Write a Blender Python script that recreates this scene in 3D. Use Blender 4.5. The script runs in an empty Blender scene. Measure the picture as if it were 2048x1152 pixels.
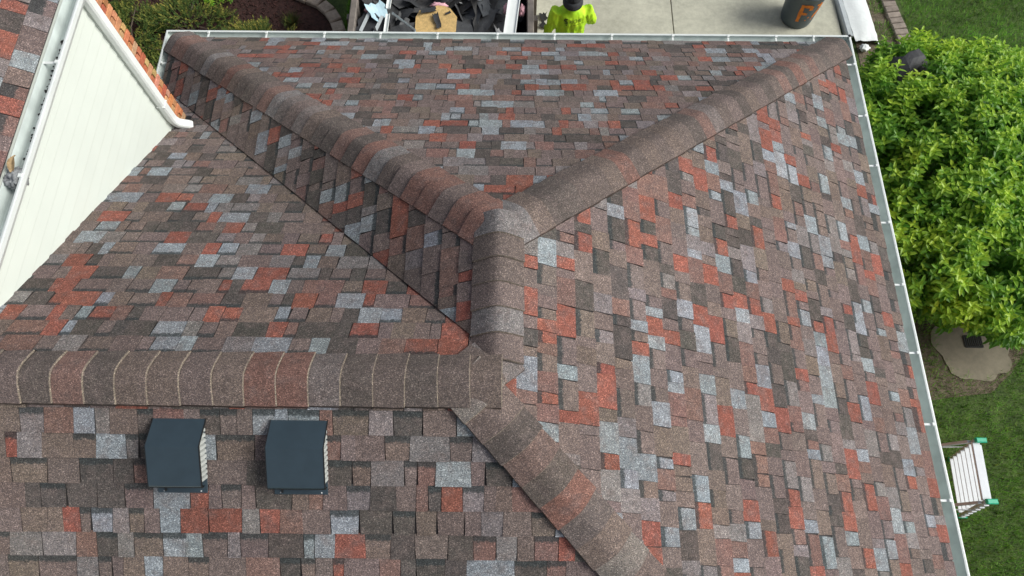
import bpy, bmesh, math, random
from mathutils import Vector, Matrix, noise as mnoise
from mathutils.bvhtree import BVHTree
random.seed(7)
SC = bpy.context.scene
COL = SC.collection

# ------------------------------------------------------------------ camera
F_PX, TH, YAW = 1445.5, math.radians(66.94), math.radians(-0.566)
CAM = Vector((0.0991, -1.0723, 8.5755))
fw = Vector((math.sin(YAW) * math.cos(TH), math.cos(YAW) * math.cos(TH), -math.sin(TH)))
rt = Vector((math.cos(YAW), -math.sin(YAW), 0))
up = rt.cross(fw)
cd = bpy.data.cameras.new("camera")
cam = bpy.data.objects.new("camera", cd); COL.objects.link(cam)
cd.sensor_width = 36; cd.lens = F_PX / 2048 * 36; cd.clip_start = 0.05; cd.clip_end = 400
m = Matrix((rt, up, -fw)).transposed().to_4x4(); m.translation = CAM
cam.matrix_world = m
SC.camera = cam

# ------------------------------------------------------------------ sky, sun, exposure
SUN_EL, SUN_AZ = math.radians(41), math.radians(92)      # azimuth clockwise from +Y (north)
w = bpy.data.worlds.new("World"); SC.world = w; w.use_nodes = True
nt = w.node_tree; nt.nodes.clear()
sky = nt.nodes.new("ShaderNodeTexSky"); sky.sky_type = 'NISHITA'; sky.sun_disc = False
sky.sun_elevation = SUN_EL; sky.sun_rotation = SUN_AZ; sky.air_density = 1.0; sky.dust_density = 3.0; sky.ozone_density = 1.0
hs = nt.nodes.new("ShaderNodeHueSaturation"); hs.inputs['Saturation'].default_value = 0.5
bg = nt.nodes.new("ShaderNodeBackground"); bg.inputs[1].default_value = 0.060
wo = nt.nodes.new("ShaderNodeOutputWorld")
nt.links.new(sky.outputs[0], hs.inputs['Color']); nt.links.new(hs.outputs[0], bg.inputs[0]); nt.links.new(bg.outputs[0], wo.inputs[0])
sd = bpy.data.lights.new("sun", 'SUN'); sd.energy = 1.5; sd.angle = math.radians(32); sd.color = (0.98, 0.985, 0.93)
sun = bpy.data.objects.new("sun", sd); COL.objects.link(sun)
sdir = Vector((math.sin(SUN_AZ) * math.cos(SUN_EL), math.cos(SUN_AZ) * math.cos(SUN_EL), math.sin(SUN_EL)))
sun.rotation_euler = sdir.to_track_quat('Z', 'Y').to_euler(); sun.location = sdir * 40
vs = SC.view_settings; vs.view_transform = 'Standard'; vs.look = 'None'; vs.exposure = 1.02; vs.gamma = 1.0
vs.use_curve_mapping = False

# ------------------------------------------------------------------ materials
def new_mat(name):
    mt = bpy.data.materials.new(name); mt.use_nodes = True
    t = mt.node_tree; b = t.nodes["Principled BSDF"]
    return mt, t, b
def N(t, typ, **kw):
    n = t.nodes.new(typ)
    for k, v in kw.items(): setattr(n, k, v)
    return n
def ramp(t, src, stops):
    r = N(t, "ShaderNodeValToRGB"); e = r.color_ramp.elements
    while len(e) < len(stops): e.new(0.5)
    for i, (p, c) in enumerate(stops):
        e[i].position = p; e[i].color = c if len(c) == 4 else (*c, 1)
    t.links.new(src, r.inputs[0]); return r
def noise(t, vec, scale, detail=3, rough=0.55):
    n = N(t, "ShaderNodeTexNoise"); n.inputs['Scale'].default_value = scale
    n.inputs['Detail'].default_value = detail; n.inputs['Roughness'].default_value = rough
    if vec: t.links.new(vec, n.inputs['Vector'])
    return n.outputs['Fac']
def mul(t, a, b, fac=1.0, mode='MULTIPLY'):
    mx = N(t, "ShaderNodeMix", data_type='RGBA', blend_type=mode); mx.inputs[0].default_value = fac
    for s, i in ((a, 6), (b, 7)):
        if hasattr(s, 'links'): t.links.new(s, mx.inputs[i])
        else: mx.inputs[i].default_value = (*s, 1)
    return mx
def math_n(t, op, a, b=None, c=None):
    n = N(t, "ShaderNodeMath", operation=op)
    for i, s in enumerate((a, b, c)):
        if s is None: continue
        if hasattr(s, 'links'): t.links.new(s, n.inputs[i])
        else: n.inputs[i].default_value = s
    return n.outputs[0]
def grey(v): return (v, v, v)

MATS = {}
def simple(name, col, rough=0.6, metal=0.0, var=0.12, scale=8.0, bump=0.0, bscale=60.0, spec=0.5, fine=0.0, trans=0.0):
    mt, t, b = new_mat(name)
    pos = N(t, "ShaderNodeNewGeometry").outputs['Position']
    r = ramp(t, noise(t, pos, scale, 4), [(0.3, grey(1 - var)), (0.7, grey(1 + var))])
    c = mul(t, col, r.outputs[0])
    if fine:
        r2 = ramp(t, noise(t, pos, 160, 2), [(0.35, grey(1 - fine)), (0.65, grey(1 + fine))])
        c = mul(t, c.outputs[2], r2.outputs[0])
    t.links.new(c.outputs[2], b.inputs['Base Color'])
    b.inputs['Roughness'].default_value = rough; b.inputs['Metallic'].default_value = metal
    b.inputs['Specular IOR Level'].default_value = spec
    if bump:
        bn = N(t, "ShaderNodeBump"); bn.inputs['Strength'].default_value = bump; bn.inputs['Distance'].default_value = 0.01
        t.links.new(noise(t, pos, bscale, 4), bn.inputs['Height']); t.links.new(bn.outputs[0], b.inputs['Normal'])
    MATS[name] = mt; return mt

def shingle_material():
    mt, t, b = new_mat("asphalt_shingle")
    geo = N(t, "ShaderNodeNewGeometry"); pos = geo.outputs['Position']
    at = N(t, "ShaderNodeAttribute", attribute_name="tint")
    uv = N(t, "ShaderNodeUVMap"); sep = N(t, "ShaderNodeSeparateXYZ"); t.links.new(uv.outputs[0], sep.inputs[0])
    # blended granule drops: colour drifts towards the common brown in soft patches
    blend = ramp(t, noise(t, pos, 13.0, 3), [(0.48, grey(0.03)), (0.68, grey(0.46))])
    mx = N(t, "ShaderNodeMix", data_type='RGBA'); t.links.new(blend.outputs[0], mx.inputs[0])
    t.links.new(at.outputs['Color'], mx.inputs[6]); mx.inputs[7].default_value = (0.152, 0.119, 0.111, 1)
    # printed dark band at the head of the cut-outs
    jag = math_n(t, 'MULTIPLY_ADD', noise(t, pos, 60.0, 2), 0.28, sep.outputs['Y'])
    mr = N(t, 'ShaderNodeMapRange'); t.links.new(jag, mr.inputs[0]); mr.inputs[1].default_value = 0.83; mr.inputs[2].default_value = 0.92
    band = math_n(t, 'MULTIPLY', mr.outputs[0], at.outputs['Alpha'])
    mx2 = N(t, "ShaderNodeMix", data_type='RGBA'); t.links.new(math_n(t, 'MULTIPLY', band, 0.82), mx2.inputs[0])
    t.links.new(mx.outputs[2], mx2.inputs[6]); mx2.inputs[7].default_value = (0.036, 0.044, 0.046, 1)
    # granules
    g1 = ramp(t, noise(t, pos, 190.0, 2, 0.7), [(0.30, grey(0.42)), (0.52, grey(0.98)), (0.72, grey(1.75))])
    g2 = N(t, "ShaderNodeTexVoronoi"); g2.inputs['Scale'].default_value = 210.0; t.links.new(pos, g2.inputs['Vector'])
    s2 = N(t, "ShaderNodeSeparateColor"); t.links.new(g2.outputs['Color'], s2.inputs[0])
    g3 = ramp(t, s2.outputs[0], [(0.0, (0.62, 0.64, 0.68)), (0.5, (1.0, 0.98, 0.97)), (0.86, (1.12, 1.08, 1.05)), (0.95, (1.95, 1.9, 1.85))])
    c = mul(t, mx2.outputs[2], g1.outputs[0]); c = mul(t, c.outputs[2], g3.outputs[0])
    w2 = ramp(t, noise(t, pos, 24.0, 3), [(0.3, grey(0.85)), (0.7, grey(1.15))]); c = mul(t, c.outputs[2], w2.outputs[0])
    wth = ramp(t, noise(t, pos, 1.7, 4), [(0.3, grey(0.86)), (0.7, grey(1.12))])
    c = mul(t, c.outputs[2], wth.outputs[0])
    # faint chalky scuffs
    sc = ramp(t, noise(t, pos, 5.5, 6, 0.7), [(0.70, grey(0)), (0.80, grey(0.22))])
    mx3 = N(t, "ShaderNodeMix", data_type='RGBA'); t.links.new(sc.outputs[0], mx3.inputs[0])
    t.links.new(c.outputs[2], mx3.inputs[6]); mx3.inputs[7].default_value = (0.30, 0.27, 0.25, 1)
    t.links.new(mx3.outputs[2], b.inputs['Base Color'])
    b.inputs['Roughness'].default_value = 0.92; b.inputs['Specular IOR Level'].default_value = 0.3
    bn = N(t, "ShaderNodeBump"); bn.inputs['Strength'].default_value = 0.5; bn.inputs['Distance'].default_value = 0.003
    t.links.new(noise(t, pos, 260.0, 2), bn.inputs['Height']); t.links.new(bn.outputs[0], b.inputs['Normal'])
    MATS["shingle"] = mt
shingle_material()

def tint_mat(name, rough=0.6, var=0.2, scale=30.0, trans=0.0, spec=0.4, fine=0.0):
    """material whose colour comes from the per-face attribute 'tint'"""
    mt, t, b = new_mat(name)
    pos = N(t, "ShaderNodeNewGeometry").outputs['Position']
    at = N(t, "ShaderNodeAttribute", attribute_name="tint")
    r = ramp(t, noise(t, pos, scale, 3), [(0.3, grey(1 - var)), (0.7, grey(1 + var))])
    c = mul(t, at.outputs['Color'], r.outputs[0])
    if fine:
        r2 = ramp(t, noise(t, pos, 170, 2), [(0.35, grey(1 - fine)), (0.65, grey(1 + fine))])
        c = mul(t, c.outputs[2], r2.outputs[0])
    t.links.new(c.outputs[2], b.inputs['Base Color'])
    b.inputs['Roughness'].default_value = rough; b.inputs['Specular IOR Level'].default_value = spec
    if trans:
        tr = N(t, "ShaderNodeBsdfTranslucent"); t.links.new(c.outputs[2], tr.inputs[0])
        ms = N(t, "ShaderNodeMixShader"); ms.inputs[0].default_value = trans
        t.links.new(b.outputs[0], ms.inputs[1]); t.links.new(tr.outputs[0], ms.inputs[2])
        t.links.new(ms.outputs[0], t.nodes["Material Output"].inputs[0])
    MATS[name] = mt
tint_mat("leaf", 0.42, 0.15, 40, 0.45)
tint_mat("grass", 0.7, 0.3, 3.0, 0.25, 0.2)
tint_mat("juniper", 0.7, 0.2, 20, 0.2, 0.2)
tint_mat("scrap", 0.8, 0.3, 9, 0, 0.3, 0.35)
tint_mat("stone", 0.9, 0.22, 14, 0, 0.3, 0.25)
tint_mat("brick", 0.9, 0.22, 25, 0, 0.3, 0.2)
simple("deck", (0.045, 0.04, 0.04), 0.95)
simple("gutter_metal", (0.70, 0.735, 0.72), 0.38, 0.0, 0.05, 5, spec=0.6)
simple("gutter_inner", (0.60, 0.66, 0.635), 0.5, 0.0, 0.15, 7)
tint_mat("siding_tint", 0.5, 0.02, 3, 0, 0.4)
simple("siding", (0.665, 0.71, 0.655), 0.5, 0, 0.03, 3)
simple("downspout", (0.78, 0.81, 0.79), 0.4, 0, 0.05, 6)
simple("mortar", (0.55, 0.46, 0.36), 0.95, 0, 0.15, 30, 0.4, 120)
simple("sealant", (0.012, 0.012, 0.014), 0.5)
simple("vent_metal", (0.030, 0.048, 0.062), 0.30, 0.0, 0.10, 12, 0.03, 30, 0.6)
simple("vent_dark", (0.010, 0.011, 0.012), 0.5)
simple("louvre", (0.46, 0.48, 0.46), 0.6)
simple("steel_brown", (0.19, 0.165, 0.145), 0.75, 0.2, 0.25, 9, 0.2, 40)
simple("osb", (0.62, 0.42, 0.17), 0.8, 0, 0.2, 25, 0.2, 60, fine=0.2)
simple("pink_wool", (0.75, 0.42, 0.47), 0.95, 0, 0.15, 40, 0.8, 60)
simple("blue_sheet", (0.45, 0.62, 0.70), 0.6)
simple("can_plastic", (0.070, 0.094, 0.108), 0.45, 0, 0.12, 9, 0.05, 40)
simple("orange_paint", (0.78, 0.22, 0.02), 0.7, 0, 0.25, 30)
simple("green_plastic", (0.02, 0.42, 0.24), 0.4)
simple("tarp", (0.80, 0.83, 0.82), 0.35, 0, 0.05, 8, 0.3, 25)
simple("tarp_grey", (0.52, 0.56, 0.57), 0.5, 0, 0.1, 12)
simple("aluminium", (0.66, 0.69, 0.72), 0.45, 0.0, 0.06, 20)
simple("aluminium_dull", (0.46, 0.475, 0.49), 0.5, 0.0, 0.15, 20)
simple("bark", (0.10, 0.075, 0.055), 0.9, 0, 0.25, 30)
simple("black_sheet", (0.020, 0.021, 0.026), 0.6, 0, 0.25, 14, 0.3, 30)
simple("iron", (0.035, 0.035, 0.035), 0.6, 0.4)
simple("skin", (0.42, 0.25, 0.18), 0.55)
simple("trousers", (0.055, 0.06, 0.075), 0.85, 0, 0.2, 20)
simple("hat_cloth", (0.030, 0.032, 0.036), 0.85, 0, 0.3, 25)
simple("print_ink", (0.03, 0.06, 0.02), 0.8)
simple("boot", (0.06, 0.045, 0.03), 0.7)
simple("rag", (0.24, 0.25, 0.26), 0.9, 0, 0.35, 35, 0.6, 60)
simple("dead_leaf", (0.36, 0.25, 0.13), 0.8, 0, 0.35, 40)
simple("gutter_muck", (0.025, 0.025, 0.025), 0.9)
simple("house_wall", (0.36, 0.20, 0.13), 0.9, 0, 0.2, 12)
simple("soffit", (0.72, 0.74, 0.72), 0.6)

def hivis():
    mt, t, b = new_mat("hivis_shirt")
    pos = N(t, "ShaderNodeNewGeometry").outputs['Position']
    r = ramp(t, noise(t, pos, 9, 2), [(0.3, (0.40, 0.80, 0.015)), (0.7, (0.60, 0.88, 0.03))])
    t.links.new(r.outputs[0], b.inputs['Base Color']); b.inputs['Roughness'].default_value = 0.75
    MATS["hivis"] = mt
hivis()
def concrete(name, col, stain):
    mt, t, b = new_mat(name)
    pos = N(t, "ShaderNodeNewGeometry").outputs['Position']
    r1 = ramp(t, noise(t, pos, 1.1, 6, 0.6), [(0.30, grey(0.80)), (0.70, grey(1.12))])
    r2 = ramp(t, noise(t, pos, 14, 5, 0.7), [(0.35, grey(0.86)), (0.65, grey(1.08))])
    r3 = ramp(t, noise(t, pos, 5, 5, 0.75), [(0.66, grey(1.0)), (0.78, stain)])
    c = mul(t, col, r1.outputs[0]); c = mul(t, c.outputs[2], r2.outputs[0]); c = mul(t, c.outputs[2], r3.outputs[0])
    t.links.new(c.outputs[2], b.inputs['Base Color']); b.inputs['Roughness'].default_value = 0.9
    bn = N(t, "ShaderNodeBump"); bn.inputs['Strength'].default_value = 0.3; bn.inputs['Distance'].default_value = 0.004
    t.links.new(noise(t, pos, 70, 4), bn.inputs['Height']); t.links.new(bn.outputs[0], b.inputs['Normal'])
    MATS[name] = mt
concrete("driveway", (0.49, 0.48, 0.385), (0.7, 0.68, 0.62))
concrete("pad", (0.265, 0.232, 0.168), (1.4, 1.35, 1.3))
def soil(name, a, b_, scale=6):
    mt, t, b = new_mat(name)
    pos = N(t, "ShaderNodeNewGeometry").outputs['Position']
    r = ramp(t, noise(t, pos, scale, 8, 0.75), [(0.35, a), (0.65, b_)])
    t.links.new(r.outputs[0], b.inputs['Base Color']); b.inputs['Roughness'].default_value = 0.95
    bn = N(t, "ShaderNodeBump"); bn.inputs['Strength'].default_value = 0.8; bn.inputs['Distance'].default_value = 0.02
    t.links.new(noise(t, pos, scale * 6, 6), bn.inputs['Height']); t.links.new(bn.outputs[0], b.inputs['Normal'])
    MATS[name] = mt
soil("lawn_soil", (0.030, 0.055, 0.012), (0.09, 0.14, 0.03))
soil("mulch", (0.018, 0.008, 0.006), (0.075, 0.030, 0.024), 18)
soil("dirt", (0.07, 0.055, 0.035), (0.20, 0.16, 0.11), 9)

# ------------------------------------------------------------------ helpers
class MB:
    def __init__(s): s.v = []; s.f = []; s.c = []; s.m = []; s.uv = []
    def poly(s, pts, col=None, mat=0, uv=None):
        i = len(s.v); s.v.extend(tuple(p) for p in pts); s.f.append(tuple(range(i, i + len(pts))))
        s.c.append(col or (1, 1, 1, 0)); s.m.append(mat); s.uv.append(uv)
    def mesh(s, verts, faces, col=None, mat=0):
        i = len(s.v); s.v.extend(tuple(p) for p in verts)
        for f in faces: s.f.append(tuple(i + k for k in f)); s.c.append(col or (1, 1, 1, 0)); s.m.append(mat); s.uv.append(None)
    def box(s, cx, cy, cz, sx, sy, sz, M=None, col=None, mat=0, bev=0.0):
        x, y, z = sx / 2, sy / 2, sz / 2
        if bev <= 0:
            vs = [Vector((a * x, b * y, c * z)) for c in (-1, 1) for b in (-1, 1) for a in (-1, 1)]
            fs = [(0, 2, 3, 1), (4, 5, 7, 6), (0, 1, 5, 4), (2, 6, 7, 3), (0, 4, 6, 2), (1, 3, 7, 5)]
        else:
            vs = []; e = min(bev, x * .9, y * .9, z * .9)
            def ring(zz, ins): return [Vector((a * (x - ins), b * (y - ins), zz)) for a, b in ((-1, -1), (1, -1), (1, 1), (-1, 1))]
            vs = ring(-z, e) + ring(-z + e, 0) + ring(z - e, 0) + ring(z, e)
            fs = [(3, 2, 1, 0), (12, 13, 14, 15)]
            for k in range(3):
                for j in range(4): fs.append((4 * k + j, 4 * k + (j + 1) % 4, 4 * k + 4 + (j + 1) % 4, 4 * k + 4 + j))
        c = Vector((cx, cy, cz))
        vs = [(M @ v if M else v) + c for v in vs]
        s.mesh(vs, fs, col, mat)
    def tube(s, pts, r, n=8, col=None, mat=0, cap=True):
        pts = [Vector(p) for p in pts]; rs = r if isinstance(r, (list, tuple)) else [r] * len(pts)
        rings = []; ref = Vector((0, 0, 1))
        for i, p in enumerate(pts):
            d = (pts[min(i + 1, len(pts) - 1)] - pts[max(i - 1, 0)]).normalized()
            a = d.cross(ref)
            if a.length < 0.05: a = d.cross(Vector((0, 1, 0)))
            a.normalize(); b = d.cross(a)
            rings.append([p + (a * math.cos(k * 2 * math.pi / n) + b * math.sin(k * 2 * math.pi / n)) * rs[i] for k in range(n)])
        vs = [q for R in rings for q in R]; fs = []
        for i in range(len(pts) - 1):
            for k in range(n): fs.append((i * n + k, i * n + (k + 1) % n, i * n + n + (k + 1) % n, i * n + n + k))
        if cap: fs.append(tuple(range(n - 1, -1, -1))); fs.append(tuple((len(pts) - 1) * n + k for k in range(n)))
        s.mesh(vs, fs, col, mat)
    def lathe(s, prof, n=24, c=(0, 0, 0), col=None, mat=0):
        vs = [Vector((r * math.cos(k * 2 * math.pi / n), r * math.sin(k * 2 * math.pi / n), z)) + Vector(c) for r, z in prof for k in range(n)]
        fs = [(i * n + k, i * n + (k + 1) % n, i * n + n + (k + 1) % n, i * n + n + k) for i in range(len(prof) - 1) for k in range(n)]
        s.mesh(vs, fs, col, mat)
    def loft(s, rings, col=None, mat=0):
        n = len(rings[0]); vs = [q for R in rings for q in R]; fs = []
        for i in range(len(rings) - 1):
            for k in range(n): fs.append((i * n + k, i * n + (k + 1) % n, i * n + n + (k + 1) % n, i * n + n + k))
        fs.append(tuple(range(n - 1, -1, -1))); fs.append(tuple((len(rings) - 1) * n + k for k in range(n)))
        s.mesh(vs, fs, col, mat)
    def data(s, name, mats, smooth=False, uvs=False):
        me = bpy.data.meshes.new(name); me.from_pydata(s.v, [], s.f)
        for mt in (mats if isinstance(mats, (list, tuple)) else [mats]): me.materials.append(MATS[mt])
        me.polygons.foreach_set("material_index", s.m)
        if smooth: me.polygons.foreach_set("use_smooth", [True] * len(s.f))
        at = me.color_attributes.new("tint", 'FLOAT_COLOR', 'CORNER'); arr = []
        for f, c in zip(s.f, s.c): arr.extend(tuple(c if len(c) == 4 else (*c, 0)) * len(f))
        at.data.foreach_set("color", arr)
        if uvs:
            ul = me.uv_layers.new(name="UVMap"); ua = []
            for f, u in zip(s.f, s.uv):
                if u is None: ua.extend((0.0, 0.0) * len(f))
                else:
                    for q in u: ua.extend(q)
            ul.data.foreach_set("uv", ua)
        me.update(); return me
    def build(s, name, mats, parent=None, smooth=False, uvs=False, loc=None):
        if loc is not None:
            L = Vector(loc); s.v = [tuple(Vector(p) - L) for p in s.v]
        return link(name, s.data(name, mats, smooth, uvs), parent, loc)
def link(name, data, parent=None, loc=None):
    o = bpy.data.objects.new(name, data); COL.objects.link(o)
    if loc is not None: o.location = loc
    if parent is not None:
        o.parent = parent
        o.matrix_parent_inverse = Matrix.Translation(-world_loc(parent))
    return o
def world_loc(o):
    # parents here are only translated; the chain is kept in world coordinates through matrix_parent_inverse
    return Vector(o["_wl"]) if "_wl" in o else Vector(o.location)
def thing(name, loc, label, cat, group=None):
    o = bpy.data.objects.new(name, None); COL.objects.link(o); o.location = loc; o.empty_display_size = 0.2
    return tag(o, label, cat, group)
def tag(o, label=None, cat=None, group=None, kind=None):
    if label: o["label"] = label
    if cat: o["category"] = cat
    if group: o["group"] = group
    if kind: o["kind"] = kind
    return o
def rz(a): return Matrix.Rotation(a, 3, 'Z')
def euler(a, b, c): return (Matrix.Rotation(c, 3, 'Z') @ Matrix.Rotation(b, 3, 'Y') @ Matrix.Rotation(a, 3, 'X'))

# ------------------------------------------------------------------ roof geometry constants
ZR, S, SN, D = 4.70, 0.6054, 0.6361, 0.1678
YA, YE, XE = 0.9859, 4.3425, 3.533          # hip apex, north eave, east/west eave
ZE = ZR - S * XE
A = Vector((0, YA, ZR)); J = Vector((0, D, ZR)); B = Vector((-D, 0, ZR + S * D))
NE = Vector((XE, YE, ZE)); NW = Vector((-XE, YE, ZE)); SE = Vector((XE, -XE - D, ZE)); VB = Vector((-XE, XE + D, ZE))
XW = -3.02                                  # face of the sided upper wall
EXPO = 0.143

# ================================================================== SETTING: ground
def sheet(name, pts, z, mat, kind='structure', n=None):
    mb = MB(); mb.poly([(x, y, z) for x, y in pts]); o = mb.build(name, mat); tag(o, kind=kind); return o
sheet("lawn", [(-70, -70), (70, -70), (70, 70), (-70, 70)], 0.0, "lawn_soil")
# driveway: concrete panels with recessed joints
dw = MB(); dw.poly([(-2.35, 4.0, 0.006), (5.0, 4.0, 0.006), (5.0, 18, 0.006), (-2.35, 18, 0.006)])
dwo = dw.build("driveway", "dirt"); tag(dwo, kind='structure')
for x0, x1 in ((-2.35, 0.30), (0.312, 2.462), (2.474, 5.0)):
    for y0, y1 in ((4.0, 8.39), (8.402, 11.8), (11.812, 15.0), (15.012, 18)):
        p = MB(); p.box((x0 + x1) / 2, (y0 + y1) / 2, 0.021, x1 - x0, y1 - y0, 0.028, bev=0.006)
        p.build("concrete_panel", "driveway", dwo)
# planting bed with bark mulch
bed = [(-7.6, 4.6), (-3.6, 4.75), (-2.62, 5.2), (-2.60, 6.4), (-2.68, 6.95), (-2.86, 7.2), (-3.15, 7.38), (-3.5, 7.5), (-3.9, 7.9), (-4.6, 9), (-7.6, 9.4)]
sheet("mulch_bed", bed, 0.008, "mulch")
sheet("soil_strip", [(5.2, 4.5), (6.0, 4.5), (5.93, 6.0), (5.86, 6.75), (5.80, 7.5), (5.72, 8.5), (5.72, 10), (5.2, 10)], 0.006, "dirt")

# ================================================================== HOUSE
house = thing("house", (0, 0, 0), "brick house with red and grey shingled hip roof and white siding", "house")

# --- roof deck
dk = MB()
lo = Vector((0, 0, -0.006))
Wn = Vector((-3.9, 0, ZR + S * D)); Wf = Vector((-3.9, 3.9 + D, ZR - S * 3.9))
for pl in ([NE, A, J, SE], [J, B, SE], [A, NW, VB, J], [A, NE, NW],
           [Wn, Vector((-3.9, XE + D, ZE)), VB, J, B], [Wn, B, SE, Vector((-3.9, -XE - D, ZE))]):
    dk.poly([p + lo for p in pl])
ue = Vector((-2.985, 3.35, 4.86))
dk.poly([ue + lo, Vector((-2.985, -5, 4.86)) + lo, Vector((-6.2, -5, 4.86 + 0.6 * 3.215)) + lo, Vector((-6.2, 3.35, 4.86 + 0.6 * 3.215)) + lo])
dk.poly([Vector((-6.2, 3.35, 6.783)), Vector((-6.2, -5, 6.783)), Vector((-9.4, -5, 4.86)), Vector((-9.4, 3.35, 4.86))])
roof = dk.build("roof", "deck", house)

# --- shingles
BLUE, RED, DARK, MAUVE, TAN, ROSE, PALE = (0.232, 0.256, 0.276), (0.246, 0.090, 0.067), (0.084, 0.074, 0.068), (0.160, 0.124, 0.116), (0.158, 0.122, 0.104), (0.188, 0.114, 0.098), (0.190, 0.170, 0.168)
PAL = [(BLUE, 14), (RED, 13), (DARK, 14), (MAUVE, 28), (TAN, 14), (ROSE, 10), (PALE, 12)]
rs = random.Random(21)
def pick():
    r = rs.random() * sum(q for _, q in PAL)
    for c, q in PAL:
        r -= q
        if r <= 0: break
    k = rs.uniform(0.88, 1.12)
    return tuple(min(1, x * k * rs.uniform(0.97, 1.03)) for x in c)
def clip(poly, conv):
    """Sutherland-Hodgman; conv is counter-clockwise"""
    out = poly
    for i in range(len(conv)):
        a, b = conv[i], conv[(i + 1) % len(conv)]
        inp, out = out, []
        def side(p): return (b[0] - a[0]) * (p[1] - a[1]) - (b[1] - a[1]) * (p[0] - a[0])
        for j in range(len(inp)):
            p, q = inp[j], inp[(j + 1) % len(inp)]; sp, sq = side(p), side(q)
            if sp >= 0: out.append(p)
            if (sp >= 0) != (sq >= 0) and abs(sp - sq) > 1e-12:
                t = sp / (sp - sq); out.append((p[0] + (q[0] - p[0]) * t, p[1] + (q[1] - p[1]) * t))
        if len(out) < 3: return None
    return out
def area2(p): return sum(p[i][0] * p[(i + 1) % len(p)][1] - p[(i + 1) % len(p)][0] * p[i][1] for i in range(len(p))) / 2
def project(p):
    d = p - CAM; z = d.dot(fw)
    return (1024 + F_PX * d.dot(rt) / z, 576 - F_PX * d.dot(up) / z)

TABS = []          # (projected area, list of (points, colour, uv))
def slope(o, u, v, corners, lift=0.0, phase=0.0, wmean=0.155):
    o = Vector(o); u = Vector(u).normalized(); v = Vector(v).normalized(); n = u.cross(v)
    P2 = [((c - o).dot(u), (c - o).dot(v)) for c in corners]
    if area2(P2) < 0: P2.reverse()
    umin = min(p[0] for p in P2); umax = max(p[0] for p in P2); vmax = max(p[1] for p in P2)
    i = 0
    wob = rs.uniform(0, 10)
    while i * EXPO < vmax:
        v0 = i * EXPO - (0.046 if i == 0 else 0); v1 = (i + 1) * EXPO + 0.006
        x = umin - rs.uniform(0, 0.3); tooth = rs.random() < .5; lastc = None
        while x < umax:
            wd = rs.choice((0.070, 0.09, 0.11, 0.125, 0.14, 0.165, 0.20)) * rs.uniform(0.9, 1.1)
            # a few joins between full shingles leave a piece on the same level as its neighbour
            same = rs.random() < 0.22
            cut = not tooth
            if not same: tooth = not tooth
            t_low = (0.0050 if cut else 0.0102) + rs.uniform(-0.001, 0.0012) + lift
            if rs.random() < 0.02: t_low += 0.006
            fl = rs.uniform(0.000, 0.008) * (1 if not cut else -1)
            dv = rs.uniform(-0.0025, 0.0025) + 0.002 * math.sin(x * 3 + wob + i)
            g = 0.0012
            q = [(x + g - fl, v0 + dv + rs.uniform(-.001, .001)), (x + wd - g + fl, v0 + dv + rs.uniform(-.001, .001)), (x + wd - g, v1), (x + g, v1)]
            c = pick()
            if rs.random() < 0.05 and lastc: c = lastc
            lastc = c
            pc = clip(q, P2); xx = x; x += wd
            if not pc or abs(area2(pc)) < 2e-5: continue
            def h(p): return t_low + (lift + 0.0012 - t_low) * min(1, max(0, (p[1] - v0) / (v1 - v0)))
            top = [o + u * p[0] + v * p[1] + n * h(p) for p in pc]
            bot = [o + u * p[0] + v * p[1] - n * 0.002 for p in pc]
            col = (*c, 1.0 if (cut and rs.random() < 0.7) else 0.0)
            fs = [(top, col, [(p[0], (p[1] - v0) / EXPO) for p in pc])]
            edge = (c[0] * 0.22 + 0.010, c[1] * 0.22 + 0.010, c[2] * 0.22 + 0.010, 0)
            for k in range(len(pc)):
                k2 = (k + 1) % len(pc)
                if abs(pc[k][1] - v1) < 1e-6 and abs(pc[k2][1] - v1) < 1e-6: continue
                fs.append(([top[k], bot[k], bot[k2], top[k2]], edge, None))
            pp = [project(t) for t in top]
            ctr = (sum(p[0] for p in pp) / len(pp), sum(p[1] for p in pp) / len(pp))
            ar = abs(area2(pp)) if (0 < ctr[0] < 2048 and 0 < ctr[1] < 1152) else 0
            TABS.append((ar, fs, top[0]))
        i += 1
slope(SE, (0, 1, 0), (-1, 0, S), [NE, A, Vector((0, -D, ZR)), SE])
slope(NE, (-1, 0, 0), (0, -1, SN), [A, NW, NE])
slope(NW, (0, -1, 0), (1, 0, S), [A, J, VB, NW], lift=0.016)
slope((-3.9, XE + D, ZE), (-1, 0, 0), (0, -1, S), [Wn, Vector((-3.9, XE + D, ZE)), VB, J, B])
slope((-3.9, -XE - D, ZE), (1, 0, 0), (0, 1, S), [Wn, B, SE, Vector((-3.9, -XE - D, ZE))])
slope(ue, (0, 1, 0), (-1, 0, 0.6), [ue, Vector((-2.985, -5, 4.86)), Vector((-6.2, -5, 6.783)), Vector((-6.2, 3.35, 6.783))])
def hidden(p):   # behind the upper roof or under it
    return p.x < XW and p.z < 4.8
TABS.sort(key=lambda t: -(0 if hidden(t[2]) else t[0]))
for k in range(300):
    mb = MB()
    for pts, col, uv in TABS[k][1]: mb.poly(pts, col, 0, uv)
    mb.build("shingle", "shingle", roof, uvs=True, loc=TABS[k][2])
mb = MB()
for ar, fs, _ in TABS[300:]:
    for pts, col, uv in fs: mb.poly(pts, col, 0, uv)
so = mb.build("shingles", "shingle", roof, uvs=True); tag(so, kind='stuff')

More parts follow.
